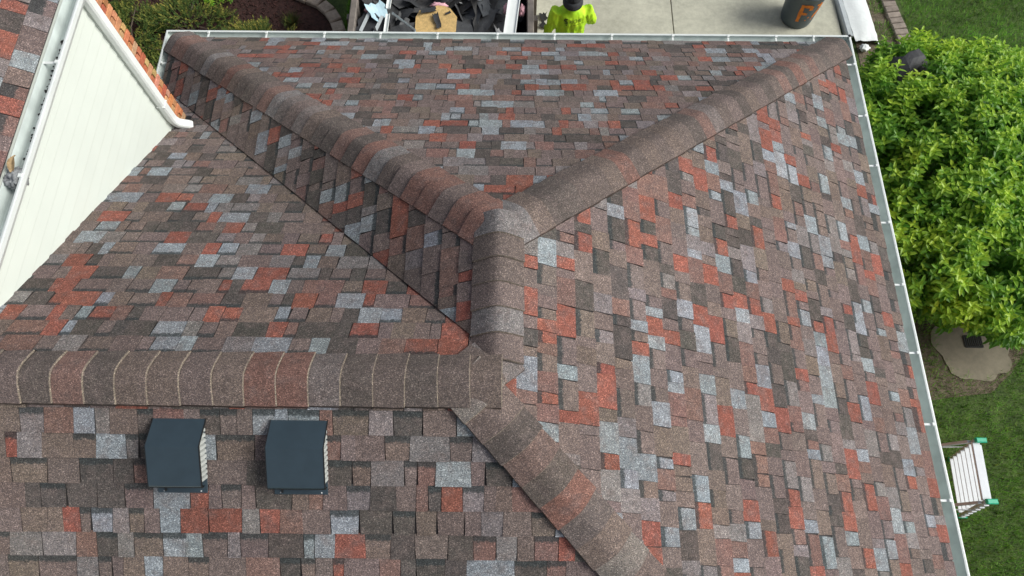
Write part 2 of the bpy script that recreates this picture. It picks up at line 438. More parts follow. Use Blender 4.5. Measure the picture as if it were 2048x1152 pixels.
# --- ridge and hip caps
CAPPAL = [MAUVE, TAN, (0.135, 0.108, 0.096), (0.092, 0.079, 0.072), (0.195, 0.112, 0.094), (0.178, 0.155, 0.150), (0.125, 0.10, 0.09), (0.215, 0.105, 0.083), (0.195, 0.19, 0.192), (0.108, 0.092, 0.083)]
def caps(p0, p1, s1, s2, butt_at_p0, start=0.0, end=None, expo=0.158, half=0.158, lift=0.0, first=None, edge=(0.20, 0.17, 0.135, 0), step=0.0, cols=None):
    """caps from p0 to p1; s1, s2 are the downhill side directions of the two slopes"""
    p0 = Vector(p0); p1 = Vector(p1); d = (p1 - p0); L = d.length; d.normalize()
    end = L if end is None else end
    s1 = Vector(s1).normalized(); s2 = Vector(s2).normalized()
    upv = -(s1 + s2); upv.normalize()
    n1 = s1.cross(d); n1 = n1 if n1.z > 0 else -n1
    n2 = s2.cross(d); n2 = n2 if n2.z > 0 else -n2
    a = start; k = 0
    while a < end - 0.02:
        b = min(a + expo, end)
        c = Vector(rs.choice(CAPPAL)) * rs.uniform(0.9, 1.1)
        c = c.lerp(Vector((0.146, 0.118, 0.107)), 0.28)
        if first and k == 0: c = Vector(first)
        if cols: c = Vector(cols[k % len(cols)])
        tlo, thi = 0.033 + step + rs.uniform(-.003, .005), 0.014
        if not butt_at_p0: ends = ((a - 0.045, thi), (b, tlo))
        else: ends = ((a, tlo), (b + 0.045, thi))
        hw = half * rs.uniform(0.98, 1.02); skew = rs.uniform(-0.006, 0.006)
        offs = [-1.0, -0.72, -0.46, -0.27, -0.12, 0.0, 0.12, 0.27, 0.46, 0.72, 1.0]
        rows = []; unders = []
        for e, th in ends:
            row = []; un = []
            for o_ in offs:
                t = abs(o_) * hw; s_, n_ = (s1, n1) if o_ < 0 else (s2, n2)
                base = p0 + d * (e + skew * o_) + s_ * t
                rnd = math.sqrt(t * t + 0.03 ** 2) - t          # rounded crest
                nn = (n_ * min(1, t / 0.05) + upv * (1 - min(1, t / 0.05))).normalized()
                hgt = th * (0.75 + 0.25 * (1 - abs(o_))) + lift
                row.append(base - upv * rnd * 0.55 + upv * 0.012 * (1 - abs(o_)) + nn * hgt)
                un.append(base - upv * rnd * 0.55 + upv * 0.012 * (1 - abs(o_)) + nn * (hgt - 0.010 - step) + d * (0.007 if not butt_at_p0 else -0.004))
            rows.append(row); unders.append(un)
        mb = MB(); n = len(offs); dark = rs.uniform(0.62, 0.95); dside = rs.choice((-1, 1, 0))
        mb.mesh(rows[0] + rows[1], [(i, i + 1, n + i + 1, n + i) for i in range(n - 1)], (*c, 0))
        ie = 0 if butt_at_p0 else 1
        for i in range(n - 1):
            mb.poly([rows[ie][i], rows[ie][i + 1], unders[ie][i + 1], unders[ie][i]], edge)
        for i in (0, n - 1):
            mb.poly([rows[0][i], rows[1][i], rows[1][i] - upv * 0.035, rows[0][i] - upv * 0.035], (c[0] * .5, c[1] * .45, c[2] * .42, 0))
        bm = bmesh.new(); me = mb.data("ridge_cap", "shingle", False, True); bm.from_mesh(me)
        bmesh.ops.recalc_face_normals(bm, faces=bm.faces)
        bm.to_mesh(me); bm.free()
        ctr = rows[0][5].copy()
        me.transform(Matrix.Translation(-ctr))
        for pg in me.polygons[:n - 1]: pg.use_smooth = True
        link("ridge_cap", me, roof, ctr)
        a = b; k += 1
dE = Vector((1, 0, -S)); dW = Vector((-1, 0, -S)); dN = Vector((0, 1, -SN)); dNm = Vector((0, 1, -S)); dS = Vector((0, -1, -S))
def hip_sides(d, nA, nB):
    d = d.normalized(); r = []
    for nn in (nA, nB):
        s_ = nn.cross(d); s_.normalize()
        if s_.z > 0: s_ = -s_
        r.append(s_)
    return r
nE = Vector((S, 0, 1)); nW = Vector((-S, 0, 1)); nN = Vector((0, SN, 1)); nNm = Vector((0, S, 1)); nS = Vector((0, -S, 1))
caps(A, NW, *hip_sides(NW - A, nW, nN), False, start=0.06, end=(NW - A).length - 0.015, half=0.178, lift=0.012)
caps(A, NE, *hip_sides(NE - A, nN, nE), False, start=0.06, end=(NE - A).length - 0.015, half=0.172, lift=0.006)
caps(B, SE, *hip_sides(SE - B, nS, nE), False, start=0.02, end=(SE - B).length - 0.015, half=0.150, lift=0.015, edge=(0.29, 0.25, 0.19, 0), step=0.008, cols=[(0.20, 0.178, 0.16), (0.155, 0.12, 0.108), (0.105, 0.088, 0.08), (0.165, 0.115, 0.10), (0.118, 0.098, 0.086), (0.205, 0.108, 0.086), (0.13, 0.108, 0.10), (0.165, 0.128, 0.11)], first=(0.2, 0.175, 0.155))
JB = J - B
caps(J, B, *hip_sides(B - J, nNm, nE), True, start=-0.10, end=JB.length - 0.06, lift=-0.002, expo=0.15, first=(0.185, 0.165, 0.16))
caps(J + Vector((0, -0.03, 0)), A + Vector((0, 0.06, 0)), dW, dE, True, start=0.0, end=(A - J).length + 0.09, lift=0.016)
caps(B + Vector((0.20, 0, 0)), Vector((-3.5, 0, B.z)), dNm, dS, True, lift=0.029, expo=0.172, half=0.146)

# --- walls below the eaves, soffit, fascia
wl = MB()
wl.box(0, 0.35, 1.22, 6.35, 7.5, 2.44)
wl.build("wall", "house_wall", house)
sf = MB(); sf.box(0, 0.32, 2.455, 7.04, 8.02, 0.02); sf.build("soffit", "soffit", house)
fa = MB()
fa.box(0, YE - 0.02, 2.50, 7.04, 0.022, 0.085); fa.box(XE - 0.02, 0.32, 2.50, 0.022, 8.0, 0.085); fa.box(-XE + 0.02, 4.0, 2.50, 0.022, 0.62, 0.085)
fa.build("fascia", "soffit", house)

# --- gutters
PROF = [(0.004, 0.0), (0.004, -0.095), (0.010, -0.105), (0.075, -0.105), (0.082, -0.098), (0.118, -0.040), (0.122, -0.03), (0.122, 0.0), (0.112, 0.003), (0.100, 0.001)]
def gutter(name, p0, p1, out, m0, m1, zt, hang, prof=PROF, th=0.0022, parent=house):
    """K-shaped open gutter from p0 to p1, out = outward unit vector, m = mitre (+1 lengthens outwards)"""
    p0 = Vector(p0); p1 = Vector(p1); d = (p1 - p0).normalized(); out = Vector(out)
    inner = []
    for i, (a, b) in enumerate(prof):
        q = Vector(prof[min(i + 1, len(prof) - 1)]) - Vector(prof[max(i - 1, 0)]); q.normalize()
        inner.append((a - q.y * th * -1 * -1, b + q.x * th))     # offset to the inside of the trough
    mb = MB()
    def pt(e, a, b):
        base, sg, mm = (p0, -1, m0) if e == 0 else (p1, 1, m1)
        return base + out * a + d * sg * mm * a + Vector((0, 0, zt + b))
    for L, mat in ((prof, 0), (inner, 1)):
        for i in range(len(L) - 1):
            mb.poly([pt(0, *L[i]), pt(1, *L[i]), pt(1, *L[i + 1]), pt(0, *L[i + 1])], None, 0 if i > 5 else mat)
    for i in (0, len(prof) - 1):
        mb.poly([pt(0, *prof[i]), pt(1, *prof[i]), pt(1, *inner[i]), pt(0, *inner[i])])
    for e, mm in ((0, m0), (1, m1)):
        if mm == 0: mb.poly([pt(e, *q) for q in prof], None, 0)
    g = mb.build(name, ["gutter_metal", "gutter_inner"], parent)
    for t in hang:
        c = p0 + d * t
        hb = MB()
        M = Matrix((d, out, Vector((0, 0, 1)))).transposed()
        hb.box(*(c + out * 0.055 + Vector((0, 0, zt - 0.012))), 0.018, 0.10, 0.004, M)
        hb.box(*(c + out * 0.100 + Vector((0, 0, zt - 0.002))), 0.026, 0.030, 0.016, M, bev=0.003)
        hb.build("gutter_hanger", "downspout", g)
    return g
ZT = 2.537
gutter("gutter", (-XE, YE, 0), (XE, YE, 0), (0, 1, 0), 1, 1, ZT, [3.533 + x for x in (-3.2, -2.58, -1.96, -1.36, -0.75, -0.11, 0.5, 1.11, 1.76, 2.35, 2.86, 3.26)])
sq = MB(); vs_q = [(XE + .108, YE + .108, ZT - .004)]; sq.box(XE + .112, YE + .112, ZT + .004, .026, .026, .018, rz(.7), bev=.005); sq.build('corner_sealant', 'sealant', house)
gutter("gutter", (XE, YE, 0), (XE, -XE - D, 0), (1, 0, 0), 1, 1, ZT, [YE - y for y in (4.08, 3.43, 2.84, 2.21, 1.57, 0.92, 0.29, -0.33, -0.95, -1.6, -2.2, -2.8, -3.4)])
gutter("gutter", (-XE, XE + D + 0.0, 0), (-XE, YE, 0), (-1, 0, 0), 0, 1, ZT, [0.33])

# --- upper wall with lap siding, brick front, downspout
uw = MB(); uw.box((XW - 9.2) / 2 - 0.02, -0.97, 2.38, 9.2 + XW - 0.03, 7.76, 4.76); upper = uw.build("upper_wall", "siding", house)
for k in range(17):
    z0 = 2.92 + k * 0.108
    b = MB(); y0, y1 = -4.8, 2.78
    pts = [(XW - 0.012, z0 + 0.112), (XW - 0.001, z0 + 0.110), (XW + 0.009, z0 + .003), (XW + 0.008, z0), (XW - 0.012, z0)]
    g_ = rs.uniform(0.975, 1.0); b.loft([[(x, y, z) for x, z in pts] for y in (y0, y1)], (0.665 * g_, 0.71 * g_, 0.655 * g_, 0))
    b.build("siding_board", "siding_tint", upper)
cb = MB(); cb.box(XW + 0.004, 2.822, 3.7, 0.026, 0.085, 2.2, bev=0.003); cb.build("corner_board", "siding", house)
vn = MB(); vn.box((XW - 9.2) / 2, 2.935, 2.4, 9.2 + XW - 0.012, 0.130, 4.7); brickw = vn.build("brick_front", "mortar", house)
BR = [(0.42, 0.15, 0.07), (0.50, 0.20, 0.09), (0.45, 0.23, 0.12), (0.36, 0.12, 0.06), (0.52, 0.28, 0.15)]
bd = {}
for k in range(27):
    z = 2.92 + k * 0.0665
    for wd, yy in (((0.128, 2.937),) if k % 2 == 0 else ((0.058, 2.902), (0.058, 2.972))):
        b = MB(); c = rs.choice(BR); c = tuple(x * rs.uniform(.85, 1.15) for x in c)
        b.box(XW + 0.0005 + rs.uniform(-.001, .003), yy + rs.uniform(-.002, .002), z, 0.10, wd, 0.056, bev=0.004, col=(*c, 0))
        b.build("brick", "brick", brickw)
    for j in range(3):                      # first stretchers of the brick front beyond the corner
        b = MB(); c = tuple(x * rs.uniform(.85, 1.15) for x in rs.choice(BR))
        b.box(XW - 0.16 - j * 0.21 - (0.1 if k % 2 else 0), 2.999, z, 0.198, 0.014, 0.056, bev=0.003, col=(*c, 0))
        b.build("brick", "brick", brickw)
fl = MB(); fl.box(XW + 0.03, 2.945, 2.985, 0.11, 0.13, 0.10, Matrix.Rotation(-0.5, 3, 'X'), bev=0.01); fl.build("flashing", "sealant", house)
def rect_pipe(path, wx, wy, name, mat, parent):
    """box-section pipe with rounded corners along a path"""
    rings = []; P = [Vector(p) for p in path]
    for i, p in enumerate(P):
        d = (P[min(i + 1, len(P) - 1)] - P[max(i - 1, 0)]).normalized()
        a = Vector((0, 1, 0)); a = (a - d * a.dot(d)).normalized(); b = d.cross(a)
        ring = []
        for sx, sy in ((1, .55), (.75, 1), (-.75, 1), (-1, .55), (-1, -.55), (-.75, -1), (.75, -1), (1, -.55)):
            ring.append(p + a * sx * wx / 2 + b * sy * wy / 2)
        rings.append(ring)
    mb = MB(); mb.loft(rings); return mb.build(name, mat, parent)
ds = rect_pipe([(-2.968, 2.808, 4.72), (-2.968, 2.808, 3.26), (-2.964, 2.809, 3.22), (-2.945, 2.812, 3.175), (-2.915, 2.825, 3.14), (-2.885, 2.84, 3.11), (-2.872, 2.85, 3.085)], 0.080, 0.062, "downspout", "downspout", house)
for z in (3.45,):
    b = MB(); b.box(-2.968, 2.808, z, 0.070, 0.084, 0.012, bev=0.003); b.build("strap", "downspout", ds)
fb = MB(); fb.box(XW + 0.018, -0.9, 4.755, 0.022, 8.3, 0.15); fb.build("fascia", "siding", house)
UP = [(a, b) for a, b in PROF]
gutter("gutter", (-2.988, -4.9, 0), (-2.988, 3.36, 0), (1, 0, 0), 0, 0, 4.832, [4.9 + y for y in (-4.2, -3.4, -2.6, -1.8, -1.0, -0.2, 0.45, 1.23, 2.09, 2.9)])

# ================================================================== THINGS ON THE ROOF
kS = math.hypot(1, S); dnS = Vector((0, -1, -S)) / kS; nSn = Vector((0, -S, 1)) / kS
def vent(x0, x1, y0, label, scuff):
    o = Vector(((x0 + x1) / 2, y0, ZR + S * D + S * y0)) ; hw = (x1 - x0) / 2
    t = thing("roof_vent", o + dnS * 0.2, label, "vent", None)
    X = Vector((1, 0, 0))
    def p(x, a, b): return o + X * x + dnS * a + nSn * b
    fl_ = MB(); M = Matrix((X, -dnS, nSn)).transposed()
    fl_.box(*p(0.0, 0.237, 0.0135), 2 * hw - 0.01, 0.37, 0.006, M, bev=0.002); fl_.build("flange", "vent_metal", t)
    prof = [(0.0, 0.012), (0.012, 0.020), (0.114, 0.112), (0.120, 0.115), (0.345, 0.104), (0.352, 0.100), (0.356, 0.092), (0.354, 0.076)]
    th = 0.004
    inn = [(a + 0.004 if i < 3 else a - 0.004 if i > 4 else a, b - th) for i, (a, b) in enumerate(prof)]
    h = MB()
    h.loft([[p(sx * hw, a, b) for a, b in prof + inn[::-1]] for sx in (-1, 1)])
    h.build("hood", "vent_metal", t)
    # folded rims along both sides of the hood
    for sx in (-1, 1):
        r = MB()
        r.loft([[p(sx * (hw + e), a, b + 0.0015) for a, b in prof] + [p(sx * (hw + e), a, b - 0.009) for a, b in prof[::-1]] for e in (0.0, 0.004)])
        r.build("rim", "vent_dark", t)
        bk = MB(); hx = sx * (hw - 0.022)
        bk.poly([p(hx, 0.03, 0.014)] + [p(hx, a, b - 0.005) for a, b in prof[1:6]] + [p(hx, 0.335, 0.014)])
        bk.build("grille_backing", "vent_dark", t)
        for k in range(10):
            a0 = 0.042 + k * 0.0295
            top = min(0.098, 0.008 + (a0 / 0.114) * 0.085)
            s_ = MB()
            q = [p(sx * (hw - 0.021), a0, 0.016), p(sx * (hw - 0.001), a0 + 0.010, 0.016), p(sx * (hw - 0.001), a0 + 0.004, top), p(sx * (hw - 0.021), a0 - 0.004, top)]
            q2 = [v_ + dnS * 0.016 for v_ in q]
            s_.loft([q, q2]); s_.build("slat", "louvre", t)
    lp = MB(); lp.box(*p(0, 0.3575, 0.083), 2 * hw + 0.008, 0.006, 0.022, M, bev=0.002); lp.build('front_lip', 'vent_dark', t)
    fr = MB()
    fr.poly([p(-hw + .02, 0.31, 0.016), p(hw - .02, 0.31, 0.016), p(hw - .02, 0.31, 0.095), p(-hw + .02, 0.31, 0.095)]); fr.build("screen", "vent_dark", t)
    for sx in (-1, 1):
        for a_ in (0.395, 0.41):
            if a_ > .4:
                sw = MB(); sw.lathe([(.0005, .004), (.004, .003), (.005, 0)], 8); o_ = sw.build('screw', 'aluminium_dull', t); o_.location = p(sx * (hw - .04), a_, .0165); o_.matrix_parent_inverse = Matrix.Translation(-t.location)
    ft = MB(); ft.box(*p(-hw + 0.05, 0.385, 0.018), 0.010, 0.05, 0.012, M); ft.build("foot", "vent_dark", t)
    return t
vent(-1.857, -1.574, -0.200, "dark blue metal box vent on the roof farther from the ridge corner", True)
vent(-1.217, -0.912, -0.203, "dark blue metal box vent on the roof nearer the ridge corner", False)

# rubbish caught in the upper gutter
t = thing("gutter_clump", (-2.935, 1.26, 4.745), "grey rag with a brown dead leaf stuck in the upper gutter", "debris")
def blob(r, seed, sub=3, amp=0.35, sc=(1, 1, 1), freq=2.0):
    bm = bmesh.new(); bmesh.ops.create_icosphere(bm, subdivisions=sub, radius=1)
    vs = []
    for v in bm.verts:
        k = 1 + amp * mnoise.noise(v.co * freq + Vector((seed, seed * 1.7, 0)))
        k += amp * 0.5 * mnoise.noise(v.co * freq * 2.7 + Vector((0, seed, 5)))
        vs.append((v.co.x * r * k * sc[0], v.co.y * r * k * sc[1], v.co.z * r * k * sc[2]))
    fs = [tuple(v.index for v in f.verts) for f in bm.faces]; bm.free(); return vs, fs
vs_, fs_ = blob(0.058, 3.3, 4, 0.55, (0.85, 1.15, 1.0), 2.6)
mb = MB(); mb.mesh([Vector(v) + Vector((-2.935, 1.23, 4.79)) for v in vs_], fs_); mb.build("rag", "rag", t, True)
mb = MB()
for i in range(6):
    a = i / 5; w_ = 0.022 * math.sin(math.pi * min(1, a + 0.12)) + 0.003
    c = Vector((-2.93, 1.24 + a * 0.11, 4.845 + 0.035 * math.sin(a * 2.6)))
    if i:
        for sg in (-1, 1): mb.poly([pc_, pc_ + Vector((sg * pw_, 0, 0.008)), c + Vector((sg * w_, 0, 0.008)), c])
    pc_, pw_ = c, w_
mb.build("dead_leaf", "dead_leaf", t)
mb = MB()
for i in range(170):
    y = rs.uniform(1.4, 2.35); x = max(-2.976, min(-2.935, -2.957 + rs.gauss(0, 0.009)))
    if rs.random() < abs(y - 1.95): continue
    s_ = rs.uniform(0.004, 0.013); M = euler(rs.uniform(-.5, .5), rs.uniform(-.5, .5), rs.uniform(0, 6))
    mb.box(x, y, 4.733 + rs.uniform(0, 0.006), s_ * 1.6, s_, 0.004, M)
o = mb.build("gutter_litter", "gutter_muck"); tag(o, "black rotted leaf bits lying along the upper gutter floor", "debris", kind='stuff')

# ================================================================== DUMPSTER AND RUBBISH
dx0, dx1, dy0, dy1, dz = -2.06, 0.30, 4.95, 9.4, 1.36
t = thing("dumpster", ((dx0 + dx1) / 2, 7.2, 0.035), "brown steel open dumpster heaped with torn roofing on the driveway", "dumpster")
for nm, (cx, cy, sx, sy) in dict(a=(dx0 + .03, 7.175, .06, 4.45), b=(dx1 - .03, 7.175, .06, 4.45), c=((dx0 + dx1) / 2, dy0 + .03, 2.236, .06), d=((dx0 + dx1) / 2, dy1 - .03, 2.236, .06)).items():
    b = MB(); b.box(cx, cy, 0.75, sx, sy, 1.10); wp = b.build("side_wall", "steel_brown", t)
    b = MB(); b.box(cx, cy, dz - 0.03, sx + .03, sy + (.03 if sy > 1 else -.02), 0.09, bev=0.012); b.build("top_rail", "steel_brown", wp)
for k in range(7):
    for xx in (dx0 - 0.035, dx1 + 0.035):
        b = MB(); b.box(xx, 5.2 + k * 0.66, 0.74, 0.066, 0.09, 1.1, bev=0.008); b.build("rib", "steel_brown", t)
b = MB(); b.box((dx0 + dx1) / 2, 7.175, 0.14, 2.36, 4.45, 0.10); b.build("floor", "steel_brown", t)
for xx in (dx0 + 0.3, dx1 - 0.3):
    for yy in (5.4, 9.0):
        b = MB(); b.tube([(xx - .08, yy, 0.115), (xx + .08, yy, 0.115)], 0.08, 14); b.build("wheel", "iron", t)
# heap: densely stacked buried scraps as one mass, torn sheets on top as things
rd = random.Random(5)
def heap_z(x, y): return 0.98 + 0.20 * math.exp(-((x + 0.9) / 0.8) ** 2) + 0.06 * math.sin(x * 4.1 + y * 2.3)
def scrap_mesh(w_, h_, curl, seed, col, th=0.005, torn=0.14):
    nx, ny = 5, 4; P = []
    rr = random.Random(seed)
    for j in range(ny + 1):
        for i in range(nx + 1):
            x = (i / nx - .5) * w_; y = (j / ny - .5) * h_
            if i in (0, nx): x += rr.uniform(-torn, torn) * w_ * 0.6
            if j in (0, ny): y += rr.uniform(-torn, torn) * h_ * 0.6
            z = curl[0] * (x / w_) ** 2 + curl[1] * (y / h_) ** 2 + curl[2] * x * y / (w_ * h_) + 0.012 * mnoise.noise(Vector((x * 7, y * 7, seed)))
            P.append(Vector((x, y, z)))
    k = nx + 1; top = P; bot = [p - Vector((0, 0, th)) for p in P]; nT = len(P); fs = []
    for j in range(ny):
        for i in range(nx):
            a = j * k + i; fs.append((a, a + 1, a + k + 1, a + k)); fs.append((nT + a, nT + a + k, nT + a + k + 1, nT + a + 1))
    bd_ = [i for i in range(k)] + [j * k + nx for j in range(1, ny + 1)] + [ny * k + i for i in range(nx - 1, -1, -1)] + [j * k for j in range(ny - 1, 0, -1)]
    for i in range(len(bd_)):
        a, b = bd_[i], bd_[(i + 1) % len(bd_)]; fs.append((a, nT + a, nT + b, b))
    mb = MB(); mb.mesh(top + bot, fs, (*col, 0)); return mb
mb = MB()
for k in range(520):
    x = rd.uniform(dx0 + .15, dx1 - .15); y = rd.uniform(dy0 + .15, dy1 - .15); c = rd.uniform(0.012, 0.035)
    M = euler(rd.gauss(0, .25), rd.gauss(0, .25), rd.uniform(0, 3.1))
    mb.box(x, y, heap_z(x, y) - rd.uniform(0.06, 0.22), rd.uniform(.15, .3), rd.uniform(.1, .22), 0.012, M, (c, c, c * 1.05, 0))
mb.box((dx0 + dx1) / 2, 7.175, 0.52, 2.2, 4.3, 0.66, None, (0.02, 0.02, 0.02, 0))
o = mb.build("roofing_rubbish", "scrap"); tag(o, "packed black roofing rubbish filling the dumpster beneath the torn sheets", "rubbish", kind='stuff')
variants = []
for k in range(16):
    g = rd.choice((0.03, 0.042, 0.055, 0.07, 0.09)); warm = rd.uniform(0.92, 1.08)
    col = (g * warm, g, g * (2 - warm) * 1.03)
    variants.append(scrap_mesh(rd.uniform(.3, .62), rd.uniform(.2, .38), (rd.uniform(-.16, .16), rd.uniform(-.1, .1), rd.uniform(-.12, .12)), k * 3.7, col).data("roofing_scrap", "scrap"))
for k in range(120):
    near = k < 85
    x = rd.uniform(dx0 + .26, dx1 - .26); y = rd.uniform(5.45, 6.75) if near else rd.uniform(6.7, 9.1)
    if near and -1.30 < x < -0.62 and 5.5 < y < 6.08: y += 0.55
    o = link("roofing_scrap", variants[k % 16], None, (x, y, heap_z(x, y) + rd.uniform(-0.05, 0.10)))
    o.rotation_euler = (rd.gauss(0, .42), rd.gauss(0, .42), rd.uniform(0, 6.28))
    tag(o, "torn charcoal sheet of old shingle lying in the dumpster heap", "scrap", "torn roofing sheets in the dumpster")
for k in range(26):
    x = rd.uniform(dx0 + .2, dx1 - .3); y = rd.uniform(5.6, 6.5)
    if -1.30 < x < -0.62 and y < 6.1: continue
    g = rd.choice((.10, .14, .45, .6)); mb = scrap_mesh(rd.uniform(.06, .16), rd.uniform(.04, .10), (rd.uniform(-.06, .06), .03, .04), k * 2.3, (g, g * 1.01, g * 1.02), .003, .3)
    o = mb.build("paper_scrap", "scrap"); o.location = (x, y, heap_z(x, y) + rd.uniform(.05, .13)); o.rotation_euler = (rd.gauss(0, .4), rd.gauss(0, .4), rd.uniform(0, 6))
    tag(o, "small pale scrap of backing paper among dark sheets in the dumpster", "scrap", "paper scraps in the dumpster")
# wood panel with scraps on it
mb = MB(); pts = [(-.26, -.30), (.27, -.30), (.29, -.02), (.20, .12), (.05, .20), (-.02, .14), (-.20, .12), (-.25, .02)]
Mo = euler(0.10, -0.08, 0.02)
mb.loft([[Mo @ Vector((x, y, z)) + Vector((-0.97, 5.82, 1.325)) for x, y in pts] for z in (-.006, .006)])
o = mb.build("wood_panel", "osb"); tag(o, "broken yellow wood panel lying in the dumpster", "panel")
for (x, y, w_, h_, a, lb) in ((-1.07, 5.90, .20, .07, .3, "dark charcoal strip overlapping the corner of the yellow wood panel"), (-0.93, 5.74, .07, .22, .3, "long upright charcoal scrap in the middle of the yellow wood panel"), (-0.80, 5.86, .07, .03, .5, "tiny charcoal chip on the yellow wood panel")):
    mb = scrap_mesh(w_, h_, (.02, .01, 0), x * 9, (.035, .037, .04), 0.004, 0.2)
    o = mb.build("roofing_scrap", "scrap"); o.location = (x, y, 1.345 + (y - 5.82) * .1 + 0.012); o.rotation_euler = (.1, .08, a)
    tag(o, lb, "scrap")
def trim(name, p0, p1, wd, lab, mat="downspout"):
    p0, p1 = Vector(p0), Vector(p1); d = (p1 - p0).normalized(); s_ = d.cross(Vector((0, 0, 1))).normalized(); n = s_.cross(d)
    prof = [(-.5, .03), (-.5, 0), (-.15, -.008), (.15, -.008), (.5, 0), (.5, .03), (.44, .03), (.44, .008), (-.44, .008), (-.44, .03)]
    mb = MB(); mb.loft([[p + s_ * a * wd + n * b for a, b in prof] for p in (p0, p1)])
    o = mb.build(name, mat); tag(o, lab, "trim")
trim("metal_trim", (-0.02, 5.2, 1.44), (0.14, 6.9, 1.40), 0.155, "wide white length of old gutter lying along the dumpster side")
trim("metal_trim", (-1.585, 5.95, 1.33), (-1.52, 6.9, 1.36), 0.055, "narrow white metal strip rising from the dumpster heap")
trim("metal_trim", (-1.60, 5.35, 1.30), (-1.57, 5.83, 1.36), 0.05, "short white metal strip beside the yellow wood panel")
trim("metal_trim", (-1.20, 5.55, 1.36), (-1.52, 5.84, 1.36), 0.02, "thin grey metal strip crossing the short white strip", "tarp_grey")
for (x, y, z, lab, sc) in ((-1.80, 5.98, 1.27, "pink insulation tuft beside the pale blue sheet scrap", (1.3, 1.0, .7)), (-0.02, 5.98, 1.31, "pink insulation tuft caught among dark scraps beside the white gutter", (.8, 1.3, .6)),
                           (-0.93, 6.02, 1.33, "pink insulation tuft at the edge of the yellow wood panel", (1.4, .45, .5)), (0.165, 5.98, 1.29, "pink insulation tuft between the white gutter and the dumpster rail", (.5, 1.2, .6))):
    vs_, fs_ = blob(0.075, x * 5 + 1, 3, 0.6, sc, 2.4); mb = MB(); mb.mesh(vs_, fs_); o = mb.build("insulation_tuft", "pink_wool", None, True); o.location = (x, y, z); tag(o, lab, "insulation")
mb = scrap_mesh(.22, .26, (.1, .06, .08), 77, (1, 1, 1), 0.003, .2); o = mb.build("plastic_scrap", "blue_sheet"); o.location = (-1.72, 5.88, 1.33); o.rotation_euler = (.3, .3, .6)
tag(o, "pale blue plastic scrap standing in the dumpster heap", "scrap")
mb = scrap_mesh(.34, .10, (.05, .02, .05), 78, (1, 1, 1), 0.003, .2); o = mb.build("plastic_scrap", "tarp"); o.location = (-0.88, 6.16, 1.36); o.rotation_euler = (.3, .1, .2)
tag(o, "crumpled white foil scrap above the yellow wood panel", "scrap")
mb = MB(); 
for a in (-.09, .09): mb.box(a, 0, 0, 0.045, .30, .006)
o = mb.build("tape_strip", "tarp_grey"); o.location = (-1.78, 5.70, 1.335); o.rotation_euler = (.15, 0.02, -.35); tag(o, "pair of grey adhesive strips on a dark sheet in the dumpster", "strip")
mb = scrap_mesh(.42, .30, (.04, .03, 0), 79, (.035, .036, .04)); o = mb.build("roofing_scrap", "scrap"); o.location = (-1.76, 5.69, 1.31); o.rotation_euler = (.15, .02, -.35)
tag(o, "dark roofing sheet carrying two grey adhesive strips", "scrap")
mb = MB(); mb.lathe([(.05, 0), (.05, .30), (.044, .30), (.044, 0.0)], 18); o = mb.build("vent_pipe", "downspout", None, True); o.location = (-0.26, 6.32, 1.36); o.rotation_euler = (1.35, 0, -.5)
tag(o, "short white pipe with open end lying on the dumpster heap", "pipe")

# black crumbs on the drive beside the dumpster
for x, y, a, lb in ((0.50, 7.05, .2, "farther out from the house"), (0.505, 6.88, .9, "nearer the house")):
    mb = scrap_mesh(.10, .12, (.05, .03, .04), x * 31 + y, (.02, .02, .02), .006, .3); o = mb.build("shingle_crumb", "scrap"); o.location = (x, y, 0.05); o.rotation_euler = (.1, .1, a)
    tag(o, "black shingle crumb on the concrete by the dumpster, the one " + lb, "scrap", "shingle crumbs on the driveway")

# ================================================================== PERSON
PX, PY = 0.80, 5.82
person = thing("person", (PX, PY, 0.035), "person in bright yellow-green long-sleeved shirt and black hat on the driveway", "person")
def ell(c, rx, ry, n=20, tilt=0.0, ax=None):
    c = Vector(c); out = []
    for k in range(n):
        a = k * 2 * math.pi / n; q = Vector((rx * math.cos(a), ry * math.sin(a), 0))
        if ax is not None: q = Vector((0, 0, 1)).rotation_difference(Vector(ax).normalized()) @ q
        out.append(c + q)
    return out
def limb(mb, pts, rads, n=14):
    P = [Vector(p) for p in pts]; rings = []
    # densify with simple interpolation so bends stay round
    Q = []; R = []
    for i in range(len(P) - 1):
        for s_ in range(6):
            f = s_ / 6; Q.append(P[i].lerp(P[i + 1], f)); R.append(rads[i] + (rads[i + 1] - rads[i]) * f)
    Q.append(P[-1]); R.append(rads[-1])
    for _ in range(3):
        Q = [Q[0]] + [(Q[i - 1] + Q[i] * 2 + Q[i + 1]) / 4 for i in range(1, len(Q) - 1)] + [Q[-1]]
    for i, q in enumerate(Q):
        d = (Q[min(i + 1, len(Q) - 1)] - Q[max(i - 1, 0)]).normalized(); rings.append(ell(q, R[i], R[i], n, ax=d))
    mb.loft(rings)
def remeshed(name, mb, mat, voxel, parent, fn=None, smooth_it=4):
    me = mb.data(name + "_src", mat); tmp = bpy.data.objects.new(name + "_src", me); COL.objects.link(tmp)
    rm = tmp.modifiers.new("r", 'REMESH'); rm.mode = 'VOXEL'; rm.voxel_size = voxel
    sm = tmp.modifiers.new("s", 'SMOOTH'); sm.iterations = smooth_it
    dg = bpy.context.evaluated_depsgraph_get(); ev = tmp.evaluated_get(dg)
    m2 = bpy.data.meshes.new_from_object(ev); bpy.data.objects.remove(tmp)
    if fn:
        m2.update(); ns = [v.normal.copy() for v in m2.vertices]
        for v, n_ in zip(m2.vertices, ns): v.co = fn(v.co.copy(), n_)
    if not m2.materials: m2.materials.append(MATS[mat])
    for p in m2.polygons: p.use_smooth = True
    m2.name = name; m2.transform(Matrix.Translation((PX, PY, 0.035)))
    return link(name, m2, parent)
